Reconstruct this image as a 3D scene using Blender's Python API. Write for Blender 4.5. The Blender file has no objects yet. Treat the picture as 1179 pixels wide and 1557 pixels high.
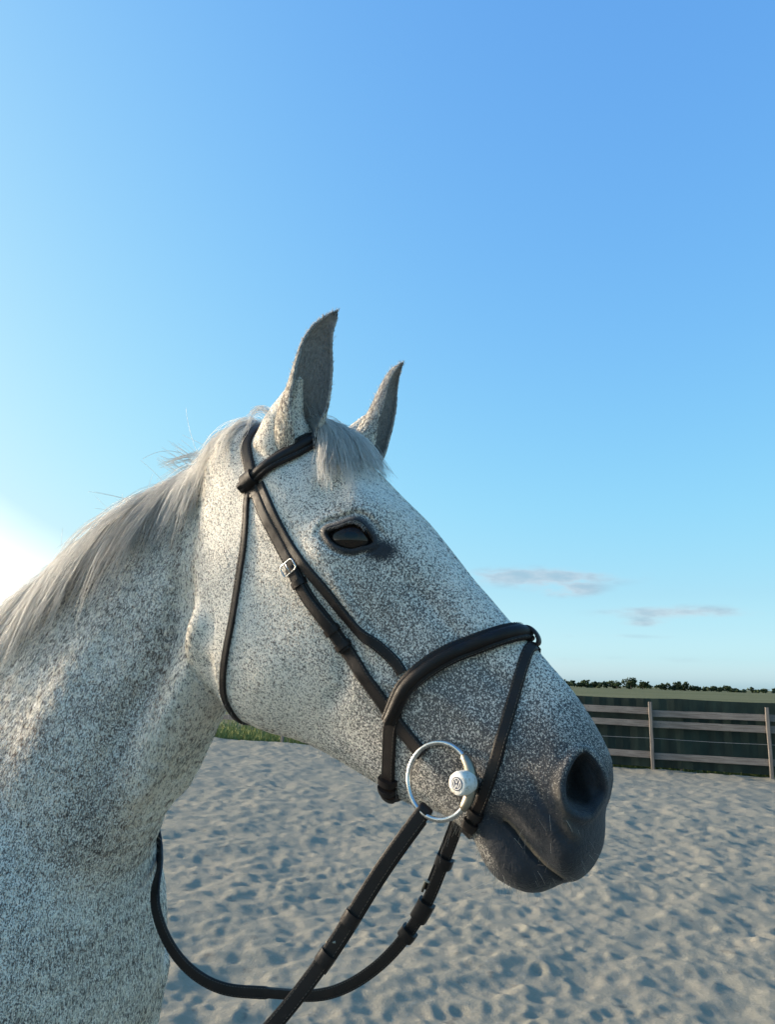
import bpy, bmesh, math, random
import numpy as np
from mathutils import Vector, Matrix
from mathutils.bvhtree import BVHTree

random.seed(7)
rng = np.random.default_rng(11)
S = bpy.context.scene
COL = S.collection
rad = math.radians

# ------------------------------------------------------------------ camera
EYE = Vector((0, 0, 1.55))
PITCH, ROLL = rad(12.7), rad(1.8)
cam_d = bpy.data.cameras.new('camera')
cam_d.sensor_fit = 'VERTICAL'
cam_d.sensor_height = 36
cam_d.sensor_width = 27.26
cam_d.lens = 26
cam_d.clip_start = 0.02
cam_d.clip_end = 9000
cam = bpy.data.objects.new('camera', cam_d)
COL.objects.link(cam)
_f = Vector((0, math.cos(PITCH), math.sin(PITCH)))
_r0 = Vector((1, 0, 0))
_u0 = _r0.cross(_f)
_r = _r0 * math.cos(ROLL) + _u0 * math.sin(ROLL)
_u = _r.cross(_f)
_m = Matrix((_r, _u, -_f)).transposed().to_4x4()
_m.translation = EYE
cam.matrix_world = _m
S.camera = cam

# ------------------------------------------------------------------ daylight
SUN_AZ = rad(-72)      # from +Y, towards -X
SUN_EL = rad(12)
SUN_DIR = Vector((math.sin(SUN_AZ) * math.cos(SUN_EL), math.cos(SUN_AZ) * math.cos(SUN_EL), math.sin(SUN_EL)))
world = bpy.data.worlds.new('World')
S.world = world
world.use_nodes = True
wt = world.node_tree
wt.nodes.clear()
out = wt.nodes.new('ShaderNodeOutputWorld')
bg = wt.nodes.new('ShaderNodeBackground')
sky = wt.nodes.new('ShaderNodeTexSky')
sky.sky_type = 'NISHITA'
sky.sun_disc = False
sky.sun_elevation = SUN_EL
sky.sun_rotation = SUN_AZ
sky.air_density = 1.0
sky.dust_density = 1.5
sky.ozone_density = 6.0

def wn(t, **k):
    x = wt.nodes.new(t)
    for a, v in k.items(): setattr(x, a, v)
    return x
def wm(op, a, b=None, clamp=False):
    x = wn('ShaderNodeMath', operation=op, use_clamp=clamp)
    for q, v in zip(x.inputs, (a, b)):
        if v is None: continue
        if isinstance(v, bpy.types.NodeSocket): wt.links.new(v, q)
        else: q.default_value = v
    return x.outputs[0]
def wv(op, a, b):
    x = wn('ShaderNodeVectorMath', operation=op)
    for q, v in zip(x.inputs, (a, b)):
        if isinstance(v, bpy.types.NodeSocket): wt.links.new(v, q)
        else: q.default_value = v
    return x.outputs[0]
def wr(v, a, b, c=0., d=1.):
    x = wn('ShaderNodeMapRange', interpolation_type='SMOOTHSTEP')
    wt.links.new(v, x.inputs[0])
    for i, q in enumerate((a, b, c, d)): x.inputs[1 + i].default_value = q
    return x.outputs[0]
# the camera's gentle shoulder: the sky keeps its hue, the glow does not clip
geo = wn('ShaderNodeTexCoord').outputs['Generated']
sep = wn('ShaderNodeSeparateXYZ'); wt.links.new(geo, sep.inputs[0])
ramp = wn('ShaderNodeValToRGB')
wt.links.new(sep.outputs[2], ramp.inputs[0])
els = ramp.color_ramp.elements
els[0].position, els[0].color = 0.012, (1.70, 1.80, 1.42, 1)
els[1].position, els[1].color = 0.42, (1, 1, 1, 1)
for p, c in ((.035, (1.25, 1.5, 1.2, 1)), (.07, (1.10, 1.20, .97, 1)), (.115, (1.02, 1.0, .78, 1)), (.22, (1., 1.03, .95, 1))):
    e = els.new(p); e.color = c
K = wv('MULTIPLY', wv('MULTIPLY', sky.outputs[0], ramp.outputs[0]), (.65, .80, 1.18))
sk = wn('ShaderNodeSeparateXYZ'); wt.links.new(K, sk.inputs[0])
cmb = wn('ShaderNodeCombineXYZ')
for i in range(3):
    e = wm('SUBTRACT', 1.0, wm('POWER', 2.718282, wm('MULTIPLY', sk.outputs[i], -1.0)))
    wt.links.new(e, cmb.inputs[i])
# the bright air round the low sun runs far past white
glow = wm('MULTIPLY', wm('MAXIMUM', wm('SUBTRACT', sk.outputs[0], 0.95), 0.0), 7.0)
gl = wv('MULTIPLY', wn('ShaderNodeCombineColor').outputs[0], (1., 1., 1.))
gc = wt.nodes[-1].inputs[0].links[0].from_node
for q in gc.inputs: wt.links.new(glow, q)
col = wv('ADD', wv('MULTIPLY', cmb.outputs[0], (5.05, 5.05, 5.05)), wv('MULTIPLY', gl, (1.0, .86, .66)))
# thin evening clouds low in the sky
az = wm('ARCTAN2', sep.outputs[0], sep.outputs[1])
el = wm('ARCSINE', sep.outputs[2])
cv = wn('ShaderNodeCombineXYZ'); wt.links.new(wm('MULTIPLY', az, 1.0), cv.inputs[0]); wt.links.new(wm('MULTIPLY', el, 3.2), cv.inputs[1])
nz1 = wn('ShaderNodeTexNoise'); wt.links.new(cv.outputs[0], nz1.inputs['Vector'])
nz1.inputs['Scale'].default_value = 14; nz1.inputs['Detail'].default_value = 5; nz1.inputs['Roughness'].default_value = .55
total = None
for a0, e0, ra, re, g in ((.205, .137, .105, .0125, 1.4), (.245, .119, .040, .008, 1.1), (.375, .0915, .090, .0095, 1.1), (.335, .078, .03, .005, .7),
                          (.10, .030, .16, .006, .4), (.40, .034, .16, .006, .3), (.30, .062, .10, .004, .4), (-.52, .170, .16, .016, .22), (.95, .10, .20, .012, .7), (-1.3, .16, .25, .02, .6), (2.2, .14, .4, .02, .6)):
    q = wm('ADD', wm('POWER', wm('DIVIDE', wm('SUBTRACT', az, a0), ra), 2.), wm('POWER', wm('DIVIDE', wm('SUBTRACT', el, e0), re), 2.))
    m = wm('MULTIPLY', wm('POWER', 2.718282, wm('MULTIPLY', q, -1.)), g)
    total = m if total is None else wm('ADD', total, m)
cl = wr(wm('MULTIPLY', total, wr(nz1.outputs['Fac'], .30, .66, .15, 1.0)), .10, .75)
shade = wr(nz1.outputs['Fac'], .35, .65)
cmix = wn('ShaderNodeMix', data_type='RGBA'); wt.links.new(shade, cmix.inputs[0])
cmix.inputs[6].default_value = (3.8, 3.5, 3.65, 1); cmix.inputs[7].default_value = (1.8, 2.15, 2.7, 1)
smix = wn('ShaderNodeMix', data_type='RGBA'); wt.links.new(wm('MULTIPLY', cl, .52), smix.inputs[0])
wt.links.new(col, smix.inputs[6]); wt.links.new(cmix.outputs[2], smix.inputs[7])
bg.inputs['Strength'].default_value = 0.1
wt.links.new(smix.outputs[2], bg.inputs[0])
wt.links.new(bg.outputs[0], out.inputs[0])
sun_d = bpy.data.lights.new('sun', 'SUN')
sun_d.energy = 3.2
sun_d.angle = rad(5.0)
sun_d.color = (1.0, 0.82, 0.60)
sun = bpy.data.objects.new('sun', sun_d)
COL.objects.link(sun)
sun.rotation_euler = SUN_DIR.to_track_quat('Z', 'Y').to_euler()
S.view_settings.view_transform = 'Standard'
S.view_settings.look = 'None'
S.view_settings.gamma = 1
S.view_settings.use_curve_mapping = False
S.view_settings.exposure = 1.0
S.cycles.max_bounces = 14
S.cycles.diffuse_bounces = 8
S.cycles.transmission_bounces = 8
# ------------------------------------------------------------------ helpers
def tag(o, label=None, cat=None, group=None, kind=None):
    if label: o['label'] = label
    if cat: o['category'] = cat
    if group: o['group'] = group
    if kind: o['kind'] = kind
    return o

def empty(name, loc=(0, 0, 0), rz=0.0):
    o = bpy.data.objects.new(name, None)
    o.empty_display_size = 0.1
    o.location = loc
    o.rotation_euler = (0, 0, rz)
    COL.objects.link(o)
    return o

def mesh_obj(name, V, F, mat, parent=None, smooth=True):
    me = bpy.data.meshes.new(name)
    me.from_pydata([tuple(map(float, v)) for v in V], [], [tuple(int(i) for i in f) for f in F])
    if smooth:
        me.polygons.foreach_set('use_smooth', np.ones(len(me.polygons), bool))
    if mat: me.materials.append(mat)
    me.update()
    o = bpy.data.objects.new(name, me)
    COL.objects.link(o)
    if parent: o.parent = parent
    return o

def quads_obj(name, V, Q, mat, parent=None, smooth=True):
    """fast numpy path: V (n,3), Q (m,4)"""
    V = np.asarray(V, np.float32); Q = np.asarray(Q, np.int32)
    me = bpy.data.meshes.new(name)
    k = Q.shape[1]
    me.vertices.add(len(V)); me.vertices.foreach_set('co', V.ravel())
    me.loops.add(Q.size); me.loops.foreach_set('vertex_index', Q.ravel())
    me.polygons.add(len(Q)); me.polygons.foreach_set('loop_start', np.arange(0, Q.size, k, dtype=np.int32))
    me.polygons.foreach_set('use_smooth', np.full(len(Q), smooth))
    if mat: me.materials.append(mat)
    me.update(calc_edges=True); me.validate()
    o = bpy.data.objects.new(name, me)
    COL.objects.link(o)
    if parent: o.parent = parent
    return o

def catmull(P, n, closed=False):
    P = np.asarray(P, float)
    if closed: P = np.vstack([P[-1], P, P[0], P[1]])
    else: P = np.vstack([2 * P[0] - P[1], P, 2 * P[-1] - P[-2]])
    m = len(P) - 3
    out = []
    ts = np.linspace(0, m, n, endpoint=not closed)
    for t in ts:
        i = min(int(t), m - 1); u = t - i
        a, b, c, d = P[i:i + 4]
        out.append(.5 * (2 * b + (c - a) * u + (2 * a - 5 * b + 4 * c - d) * u * u + (3 * b - a - 3 * c + d) * u ** 3))
    return np.array(out)

def resample(P, n):
    P = np.asarray(P, float)
    d = np.r_[0, np.cumsum(np.linalg.norm(np.diff(P, axis=0), axis=1))]
    t = np.linspace(0, d[-1], n)
    return np.stack([np.interp(t, d, P[:, k]) for k in range(P.shape[1])], 1)

def pchip(x, y, q):
    """monotone cubic"""
    x = np.asarray(x, float); y = np.asarray(y, float); q = np.clip(q, x[0], x[-1])
    h = np.diff(x); dl = np.diff(y, axis=0) / (h[:, None] if y.ndim > 1 else h)
    m = np.zeros_like(y)
    for i in range(1, len(x) - 1):
        a, b = dl[i - 1], dl[i]
        w1, w2 = 2 * h[i] + h[i - 1], h[i] + 2 * h[i - 1]
        with np.errstate(divide='ignore', invalid='ignore'):
            v = (w1 + w2) / (w1 / a + w2 / b)
        m[i] = np.where(a * b > 0, v, 0)
    m[0], m[-1] = dl[0], dl[-1]
    i = np.clip(np.searchsorted(x, q, side='right') - 1, 0, len(x) - 2)
    t = (q - x[i]) / h[i]
    if y.ndim > 1: t = t[:, None]; hh = h[i][:, None]
    else: hh = h[i]
    return ((1 + 2 * t) * (1 - t) ** 2 * y[i] + t * (1 - t) ** 2 * hh * m[i] + t * t * (3 - 2 * t) * y[i + 1] + t * t * (t - 1) * hh * m[i + 1])

def sstep(a, b, x):
    t = np.clip((x - a) / (b - a), 0, 1)
    return t * t * (3 - 2 * t)

def loft(rings, cap=True):
    n = len(rings[0]); V = np.concatenate(rings); F = []
    for r in range(len(rings) - 1):
        for k in range(n):
            k2 = (k + 1) % n
            F.append((r * n + k, r * n + k2, (r + 1) * n + k2, (r + 1) * n + k))
    if cap:
        F.append(tuple(range(n - 1, -1, -1)))
        F.append(tuple(range((len(rings) - 1) * n, len(rings) * n)))
    return V, F

# ------------------------------------------------------------------ the horse's frame
# x forward, y to its left, z up; the head's own axes: a from poll to lips, b to the face
YAW = rad(25)
ORG = Vector((0, 0.91, 0))
BX = 1.1                                     # the thing's base lies under the trunk
HX = Vector((math.cos(YAW), -math.sin(YAW), 0)); HY = Vector((math.sin(YAW), math.cos(YAW), 0))
HORSE_LOC = ORG - HX * BX
P0 = np.array([-0.17, 1.90]); AX = np.array([.644, -.765]); BXV = np.array([.765, .644])
def ab2xz(a, b):
    a = np.asarray(a, float)[..., None]; b = np.asarray(b, float)[..., None]
    return P0 + a * AX + b * BXV
def xz2ab(x, z):
    return (x - P0[0]) * AX[0] + (z - P0[1]) * AX[1], (x - P0[0]) * BXV[0] + (z - P0[1]) * BXV[1]

NR = 64
def ring_ab(a, top, bot, E, p, pb=None):
    """a section of the head: E = half widths at TT from top to bottom"""
    th = np.linspace(0, 2 * math.pi, NR, endpoint=False)
    t = (1 - np.cos(th)) / 2
    w = pchip(TT, E, t) * np.where(t < .5, np.maximum(0, 1 - np.abs(2 * t - 1) ** p) ** (1 / p), np.maximum(0, 1 - np.abs(2 * t - 1) ** (pb or p)) ** (1 / (pb or p)))
    y = w * np.where(th < math.pi, 1, -1)
    xz = ab2xz(np.full(NR, a), top + (bot - top) * t)
    return np.stack([xz[:, 0], y, xz[:, 1]], 1)

TT = np.array([0, .15, .3, .5, .7, .85, 1])
HEAD_A = np.array([-.015, .01, .05, .09, .14, .20, .24, .28, .32, .36, .42, .48, .52, .56, .585, .60, .612, .625, .64, .655, .665, .672])
HEAD_T = np.array([-.030, -.012, .025, .047, .057, .0615, .065, .068, .067, .067, .069, .0725, .073, .070, .0645, .060, .053, .038, .018, .004, -.010, -.030])
HB_A = [-.015, 0, .06, .118, .15, .20, .25, .28, .304, .335, .36, .40, .44, .474, .51, .53, .55, .57, .59, .62, .66, .672]
HB_B = [-.09, -.12, -.185, -.228, -.250, -.276, -.286, -.282, -.273, -.255, -.234, -.207, -.187, -.170, -.151, -.132, -.114, -.097, -.078, -.067, -.058, -.050]
HW_A = [-.015, 0, .09, .17, .24, .30, .36, .42, .48, .54, .58, .61, .64, .660, .672]
HW = np.array([
 [.030, .040, .045, .05, .05, .045, .04],
 [.050, .058, .062, .065, .065, .06, .05],
 [.066, .078, .084, .080, .074, .070, .062],
 [.076, .090, .097, .086, .080, .075, .068],
 [.078, .097, .098, .083, .079, .073, .064],
 [.060, .080, .086, .079, .073, .064, .052],
 [.048, .058, .066, .070, .060, .047, .032],
 [.041, .050, .056, .061, .053, .041, .030],
 [.036, .042, .048, .053, .050, .044, .036],
 [.034, .043, .049, .052, .052, .048, .042],
 [.035, .048, .055, .056, .055, .050, .045],
 [.035, .050, .057, .058, .057, .053, .047],
 [.032, .044, .052, .056, .057, .053, .046],
 [.024, .034, .042, .047, .048, .045, .040],
 [.010, .016, .022, .026, .027, .025, .020]])

def head_loft():
    A = np.r_[np.linspace(-.015, .60, 64), np.linspace(.606, .672, 16)]
    top = pchip(HEAD_A, HEAD_T, A); bot = pchip(HB_A, HB_B, A); E = pchip(HW_A, HW, A)
    P = np.interp(A, [0, .15, .3, .45, .6, .67], [2.2, 2.8, 2.9, 2.7, 2.6, 2.2])
    PB = np.interp(A, [0, .06, .14, .30, .38, .46, .60, .67], [2.4, 3.0, 4.6, 4.2, 3.2, 2.7, 2.6, 2.2])
    return loft([ring_ab(A[i], top[i], bot[i], E[i], P[i], PB[i]) for i in range(len(A))])

def lower_jaw_loft():
    A = np.linspace(.44, .664, 40)
    bot = pchip([.44, .474, .51, .53, .547, .567, .58, .60, .62, .635, .65, .658, .664], [-.183, -.167, -.149, -.132, -.121, -.113, -.1095, -.115, -.1165, -.109, -.100, -.092, -.077], A)
    top = np.interp(A, [.44, .55, .60, .65, .664], [-.10, -.062, -.050, -.048, -.054])
    w = np.interp(A, [.44, .50, .55, .60, .63, .65, .658, .664], [.036, .036, .040, .046, .047, .041, .034, .018])
    return loft([ring_ab(A[i], top[i], bot[i], np.full(7, w[i]) * np.array([1, 1, 1, 1, .97, .92, .85]), 2.3) for i in range(len(A))])

def sect(c, axis, n, hw, p, hv):
    """super-ellipse section: centre c, unit vector axis (in xz) with half length hv, half width hw along y"""
    th = np.linspace(0, 2 * math.pi, n, endpoint=False)
    e = 2 / p
    cv = np.sign(np.cos(th)) * np.abs(np.cos(th)) ** e; sv = np.sign(np.sin(th)) * np.abs(np.sin(th)) ** e
    return c + np.outer(cv * hv, axis) + np.outer(sv * hw, (0, 1, 0))

def dv_loft(table, n):
    """table rows: dorsal x z, ventral x z, half width, width bias (+ = wider low), exponent"""
    T = catmull(np.array(table, float), n)
    R = []
    for dx, dz, vx, vz, hw, bias, p in T:
        d = np.array([dx, 0, dz]); v = np.array([vx, 0, vz]); c = (d + v) / 2; ax = d - c; L = np.linalg.norm(ax)
        r = sect(c, ax / L, NR, hw, p, L)
        h = ((r - c) @ (ax / L)) / L
        r[:, 1] *= 1 - bias * h
        R.append(r)
    return loft(R)

NECK = [
 [-.165, 1.860, -.12, 1.72, .046, .0, 2.2],
 [-.215, 1.861, -.15, 1.62, .050, .05, 2.2],
 [-.265, 1.850, -.19, 1.560, .051, .10, 2.2],
 [-.36, 1.806, -.237, 1.507, .056, .18, 2.2],
 [-.46, 1.746, -.292, 1.425, .070, .28, 2.2],
 [-.58, 1.664, -.335, 1.355, .094, .36, 2.2],
 [-.72, 1.570, -.385, 1.26, .118, .38, 2.2],
 [-.90, 1.540, -.430, 1.15, .155, .36, 2.3],
 [-1.08, 1.585, -.52, 1.00, .19, .25, 2.3],
 [-1.20, 1.585, -.65, .92, .20, .2, 2.3]]
TRUNK = [
 [-.372, 1.22, -.372, 1.15, .035, 0, 2.2],
 [-.377, 1.26, -.378, 1.10, .085, 0, 2.2],
 [-.40, 1.31, -.397, 1.04, .135, 0, 2.2],
 [-.46, 1.39, -.45, .97, .180, 0, 2.3],
 [-.58, 1.47, -.57, .87, .225, .05, 2.4],
 [-.75, 1.53, -.75, .80, .245, .10, 2.4],
 [-1.0, 1.59, -1.0, .77, .27, .22, 2.3],
 [-1.25, 1.565, -1.25, .77, .31, .15, 2.2],
 [-1.5, 1.57, -1.48, .84, .315, .05, 2.2],
 [-1.72, 1.57, -1.70, .93, .29, -.05, 2.3],
 [-1.87, 1.51, -1.84, 1.0, .24, -.05, 2.3],
 [-1.95, 1.40, -1.93, 1.10, .15, 0, 2.2],
 [-1.975, 1.30, -1.97, 1.20, .06, 0, 2.2]]

def limb(P, r):
    """tapered limb through joints; rings in the plane across the path"""
    T = catmull(np.c_[np.array(P, float), np.array(r, float)], 36)
    R = []
    for i in range(len(T)):
        t = T[min(i + 1, len(T) - 1), :3] - T[max(i - 1, 0), :3]; t /= np.linalg.norm(t)
        e1 = np.cross(t, (0, 1, 0)); e1 /= np.linalg.norm(e1); e2 = np.cross(t, e1)
        th = np.linspace(0, 2 * math.pi, 32, endpoint=False)
        R.append(T[i, :3] + np.outer(np.cos(th) * T[i, 3], e1) + np.outer(np.sin(th) * T[i, 4], e2))
    return loft(R)

def fore(s):
    y = .15 * s
    return limb([(-.55, y, 1.16), (-.60, y * 1.1, 1.0), (-.64, y * 1.1, .86), (-.60, y, .70), (-.575, y * .95, .54), (-.57, y * .93, .47), (-.575, y * .92, .38), (-.58, y * .92, .24), (-.575, y * .92, .185), (-.545, y * .92, .10), (-.53, y * .92, .065)],
                [(.14, .09), (.145, .095), (.10, .075), (.07, .055), (.052, .048), (.048, .044), (.036, .03), (.035, .03), (.042, .036), (.037, .034), (.05, .048)])
def hind(s):
    y = .16 * s
    return limb([(-1.66, y, 1.25), (-1.60, y * 1.1, 1.02), (-1.62, y * 1.05, .86), (-1.74, y, .70), (-1.83, y * .95, .56), (-1.825, y * .92, .47), (-1.80, y * .9, .36), (-1.79, y * .9, .24), (-1.785, y * .9, .19), (-1.745, y * .9, .105), (-1.73, y * .9, .065)],
                [(.19, .12), (.19, .12), (.14, .09), (.085, .06), (.062, .042), (.05, .04), (.038, .03), (.037, .03), (.044, .037), (.038, .034), (.05, .048)])

EARS = {-1: [(-.118, -.045, 1.825), (-.096, -.066, 1.863), (-.081, -.074, 1.898), (-.073, -.078, 1.930), (-.068, -.080, 1.957), (-.059, -.081, 1.978), (-.042, -.080, 1.999)],
         1: [(-.105, .045, 1.822), (-.070, .066, 1.861), (-.052, .074, 1.898), (-.041, .077, 1.932), (-.036, .078, 1.956), (-.029, .077, 1.976), (-.019, .075, 1.990)]}
EAR_OPEN = {-1: np.array([.80, -.60, 0]), 1: np.array([.99, .10, 0])}
def ear_flare(s):
    k = .030 * (s > 0); d = .006 * (s > 0)
    return limb([(-.136 + k * .9, .052 * s, 1.835), (-.121 + k, .062 * s, 1.868), (-.105 + k - d, .072 * s, 1.898), (-.092 + k - d, .077 * s, 1.922)], [(.036, .034), (.028, .025), (.014, .014), (.004, .004)])
def ear_root(s):
    P = np.array(EARS[s][:4]) - EAR_OPEN[s] * np.array([[.006], [.018], [.030], [.036]])
    P = np.array([P[0], .5 * (P[0] + P[1]), P[1], .6 * P[1] + .4 * P[2]])
    return limb(P, [(.036, .034), (.032, .030), (.022, .021), (.008, .008)])

parts = [head_loft(), lower_jaw_loft(), dv_loft(NECK, 60), dv_loft(TRUNK, 70)] + [f(s) for f in (fore, hind, ear_root, ear_flare) for s in (-1, 1)]
V = np.concatenate([p[0] for p in parts]); F = []; k = 0
for v, f in parts:
    F += [tuple(i + k for i in q) for q in f]; k += len(v)
src = mesh_obj('horse_source', V, F, None)
bm = bmesh.new(); bm.from_mesh(src.data); bmesh.ops.recalc_face_normals(bm, faces=bm.faces); bm.to_mesh(src.data); bm.free()
md = src.modifiers.new('r', 'REMESH'); md.mode = 'VOXEL'; md.voxel_size = 0.0045; md.use_smooth_shade = True
dg = bpy.context.evaluated_depsgraph_get()
me = bpy.data.meshes.new_from_object(src.evaluated_get(dg))
bpy.data.objects.remove(src)

def get_co(me):
    a = np.empty(len(me.vertices) * 3, np.float32); me.vertices.foreach_get('co', a); return a.reshape(-1, 3).astype(float)
def get_no(me):
    a = np.empty(len(me.vertices) * 3, np.float32); me.vertex_normals.foreach_get('vector', a); return a.reshape(-1, 3).astype(float)
def get_edges(me):
    a = np.empty(len(me.edges) * 2, np.int32); me.edges.foreach_get('vertices', a); return a.reshape(-1, 2)
def set_co(me, co):
    me.vertices.foreach_set('co', co.astype(np.float32).ravel()); me.update()
def relax(co, E, it, w=None, lam=.5):
    n = len(co); deg = np.bincount(E.ravel(), minlength=n).astype(float)[:, None]
    for _ in range(it):
        s = np.stack([np.bincount(E[:, 0], co[E[:, 1], c], n) + np.bincount(E[:, 1], co[E[:, 0], c], n) for c in range(3)], 1)
        d = (s / np.maximum(deg, 1) - co) * lam
        co = co + (d if w is None else d * w[:, None])
    return co
def subdivide_where(me, mask):
    bm = bmesh.new(); bm.from_mesh(me); bm.verts.ensure_lookup_table()
    es = [e for e in bm.edges if mask[e.verts[0].index] and mask[e.verts[1].index]]
    bmesh.ops.subdivide_edges(bm, edges=es, cuts=1, use_grid_fill=True)
    bm.to_mesh(me); bm.free()

co = get_co(me)
a_, b_ = xz2ab(co[:, 0], co[:, 2])
subdivide_where(me, (a_ > .02) & (co[:, 2] > 1.30) & (co[:, 0] > -.32) & (b_ > -.29))
co = get_co(me); E = get_edges(me)
# soften the unions; keep the mouth and the edge of the cheek crisper
a_, b_ = xz2ab(co[:, 0], co[:, 2])
w = np.where(a_ > .54, .12, np.where((co[:, 2] > 1.45) & (co[:, 0] > -.33), .34 + .36 * sstep(.05, .10, a_) * sstep(-.225, -.17, b_), 1.0))
co = relax(co, E, 22, w)
hind_w = sstep(1.45, 1.30, co[:, 2]) + sstep(-.36, -.5, co[:, 0])
co = relax(co, E, 40, np.clip(hind_w, 0, 1))
fold = sstep(1.42, 1.32, co[:, 2]) * sstep(1.10, 1.18, co[:, 2]) * sstep(-.62, -.5, co[:, 0])
co = relax(co, E, 110, fold)
set_co(me, co)
# ------------------------------------------------------------------ modelling the face and the neck
NOSTRIL = np.array([(0.2421, -0.0353, 1.484), (0.2366, -0.0413, 1.4803), (0.2309, -0.0499, 1.4688), (0.2277, -0.0543, 1.4579), (0.2272, -0.0563, 1.4459), (0.2295, -0.0566, 1.4353), (0.2386, -0.0521, 1.4283), (0.248, -0.0378, 1.4272), (0.2545, -0.026, 1.4361), (0.2589, -0.0189, 1.4461), (0.2585, -0.0256, 1.4611), (0.2554, -0.0283, 1.4705), (0.2485, -0.0315, 1.4804)])
EYELINE = np.array([(-0.0340, -0.091, 1.7135), (-0.0216, -0.0882, 1.7182), (-0.0115, -0.0848, 1.7221), (-0.0024, -0.0812, 1.7247), (0.0050, -0.0790, 1.7215), (0.0115, -0.0776, 1.7140), (0.0180, -0.0770, 1.7020), (0.0048, -0.0829, 1.6963), (-0.005, -0.0866, 1.6938), (-0.0161, -0.0899, 1.696), (-0.0266, -0.0916, 1.7023)])
def mirror(P, s):
    return P * np.array([1, -s, 1])          # traced on the near side, s = -1

class Patch:
    """best-fit plane of a closed outline on the skin; signed distance to it (+ inside)"""
    def __init__(self, P, outward):
        self.P = catmull(P, 72, closed=True); self.c = self.P.mean(0)
        u, s, vt = np.linalg.svd(self.P - self.c)
        n = vt[2]; self.n = n if n @ outward > 0 else -n
        self.e1, self.e2 = vt[0], vt[1]
        self.q = np.stack([(self.P - self.c) @ self.e1, (self.P - self.c) @ self.e2], 1)
    def uv(self, X):
        d = X - self.c
        return np.stack([d @ self.e1, d @ self.e2], 1), d @ self.n
    def sd(self, X):
        p, h = self.uv(X); q = self.q; r = np.roll(q, -1, 0)
        best = np.full(len(p), 1e9); inside = np.zeros(len(p), bool)
        for a, b in zip(q, r):
            ab = b - a; t = np.clip(((p - a) @ ab) / (ab @ ab), 0, 1)
            best = np.minimum(best, np.linalg.norm(p - a - t[:, None] * ab, axis=1))
            c = ((a[1] > p[:, 1]) != (b[1] > p[:, 1])) & (p[:, 0] < (b[0] - a[0]) * (p[:, 1] - a[1]) / (b[1] - a[1] + 1e-12) + a[0])
            inside ^= c
        return np.where(inside, best, -best), p, h

nost = {s: Patch(mirror(NOSTRIL, s), np.array([.6, s, 0])) for s in (-1, 1)}
eyes = {s: Patch(mirror(EYELINE, s), np.array([.2, s, 0])) for s in (-1, 1)}

def polydist(px, pz, L):
    """distance to a polyline in xz, and the fraction along it"""
    L = np.asarray(L, float); best = np.full(len(px), 1e9); fr = np.zeros(len(px)); n = len(L) - 1
    for i, (a, b) in enumerate(zip(L[:-1], L[1:])):
        ab = b - a; t = np.clip(((px - a[0]) * ab[0] + (pz - a[1]) * ab[1]) / (ab @ ab), 0, 1)
        d = np.hypot(px - a[0] - t * ab[0], pz - a[1] - t * ab[1]); m = d < best
        best[m] = d[m]; fr[m] = ((i + t) / n)[m]
    return best, fr
def ramp_ends(f): return sstep(0, .26, np.minimum(f, 1 - f))

co = get_co(me)
fine = np.zeros(len(co), bool)
for s in (-1, 1):
    fine |= np.linalg.norm(co - nost[s].c, axis=1) < .045
    fine |= np.linalg.norm(co - eyes[s].c, axis=1) < .052
fine |= (polydist(co[:, 0], co[:, 2], [(.14, 1.425), (.17, 1.403), (.19, 1.382), (.215, 1.36)])[0] < .014) & (co[:, 0] > .13)
subdivide_where(me, fine)
co = get_co(me); E = get_edges(me); no = get_no(me)
co = relax(co, E, 2)
a_, b_ = xz2ab(co[:, 0], co[:, 2])
lat = np.abs(no[:, 1])                      # how far the skin faces sideways
side = sstep(.1, .5, lat)
disp = np.zeros(len(co))
def dot(a, b, r, h, asp=1.0, ang=0.0):
    c, sn = math.cos(ang), math.sin(ang); da, db = a_ - a, b_ - b
    u, v = da * c + db * sn, -da * sn + db * c
    return h * np.exp(-((u / (r * asp)) ** 2 + (v / r) ** 2))
head = co[:, 0] > -.28
hd = dot(.228, .034, .020, .0055, 1.6, .5)            # brow over the eye
hd += dot(.252, -.034, .016, .0030, 1.8, .3)          # lower rim of the orbit
hd += dot(.182, .018, .016, -.0055)                   # hollow above the eye
hd += dot(.312, .004, .022, -.0025, 1.6)              # in front of the eye
hd += dot(.120, -.030, .020, .0040)
hd += dot(.205, -.060, .020, -.0022, 1.5, .4)
d, f = polydist(a_, b_, [(.255, -.040), (.30, -.047), (.345, -.055), (.39, -.064)])
hd += .0050 * np.exp(-(d / .0085) ** 2) * ramp_ends(f)   # facial crest
d, f = polydist(a_, b_, [(.30, -.062), (.345, -.082), (.375, -.12), (.375, -.17)])
hd += -.0032 * np.exp(-(d / .012) ** 2) * ramp_ends(f)   # front edge of the cheek muscle
d, f = polydist(a_, b_, [(.30, .020), (.38, .018), (.46, .022), (.53, .036)])
hd += -.0026 * np.exp(-(d / .010) ** 2) * ramp_ends(f)   # beside the nasal bone
d, f = polydist(a_, b_, [(.40, -.05), (.46, -.03), (.52, -.012), (.57, .01)])
hd += .0022 * np.exp(-(d / .011) ** 2) * ramp_ends(f)    # muscle to the nostril
d, f = polydist(a_, b_, [(.34, -.10), (.385, -.085), (.43, -.055), (.455, -.02)])
hd += .0010 * np.exp(-(d / .004) ** 2) * ramp_ends(f)    # facial vein
hd += dot(.548, .042, .018, .0035, 1.6)               # above the nostril
hd += dot(.607, -.020, .016, .0030, 1.5)
d, f = polydist(a_, b_, [(.561, -.006), (.596, -.012), (.627, -.015), (.649, -.014)])
hd += -.0032 * np.exp(-(d / .0048) ** 2) * ramp_ends(f)  # fold under the wing of the nostril
d, f = polydist(a_, b_, [(.583, .016), (.607, .004), (.630, -.007), (.648, -.010)])
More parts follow.
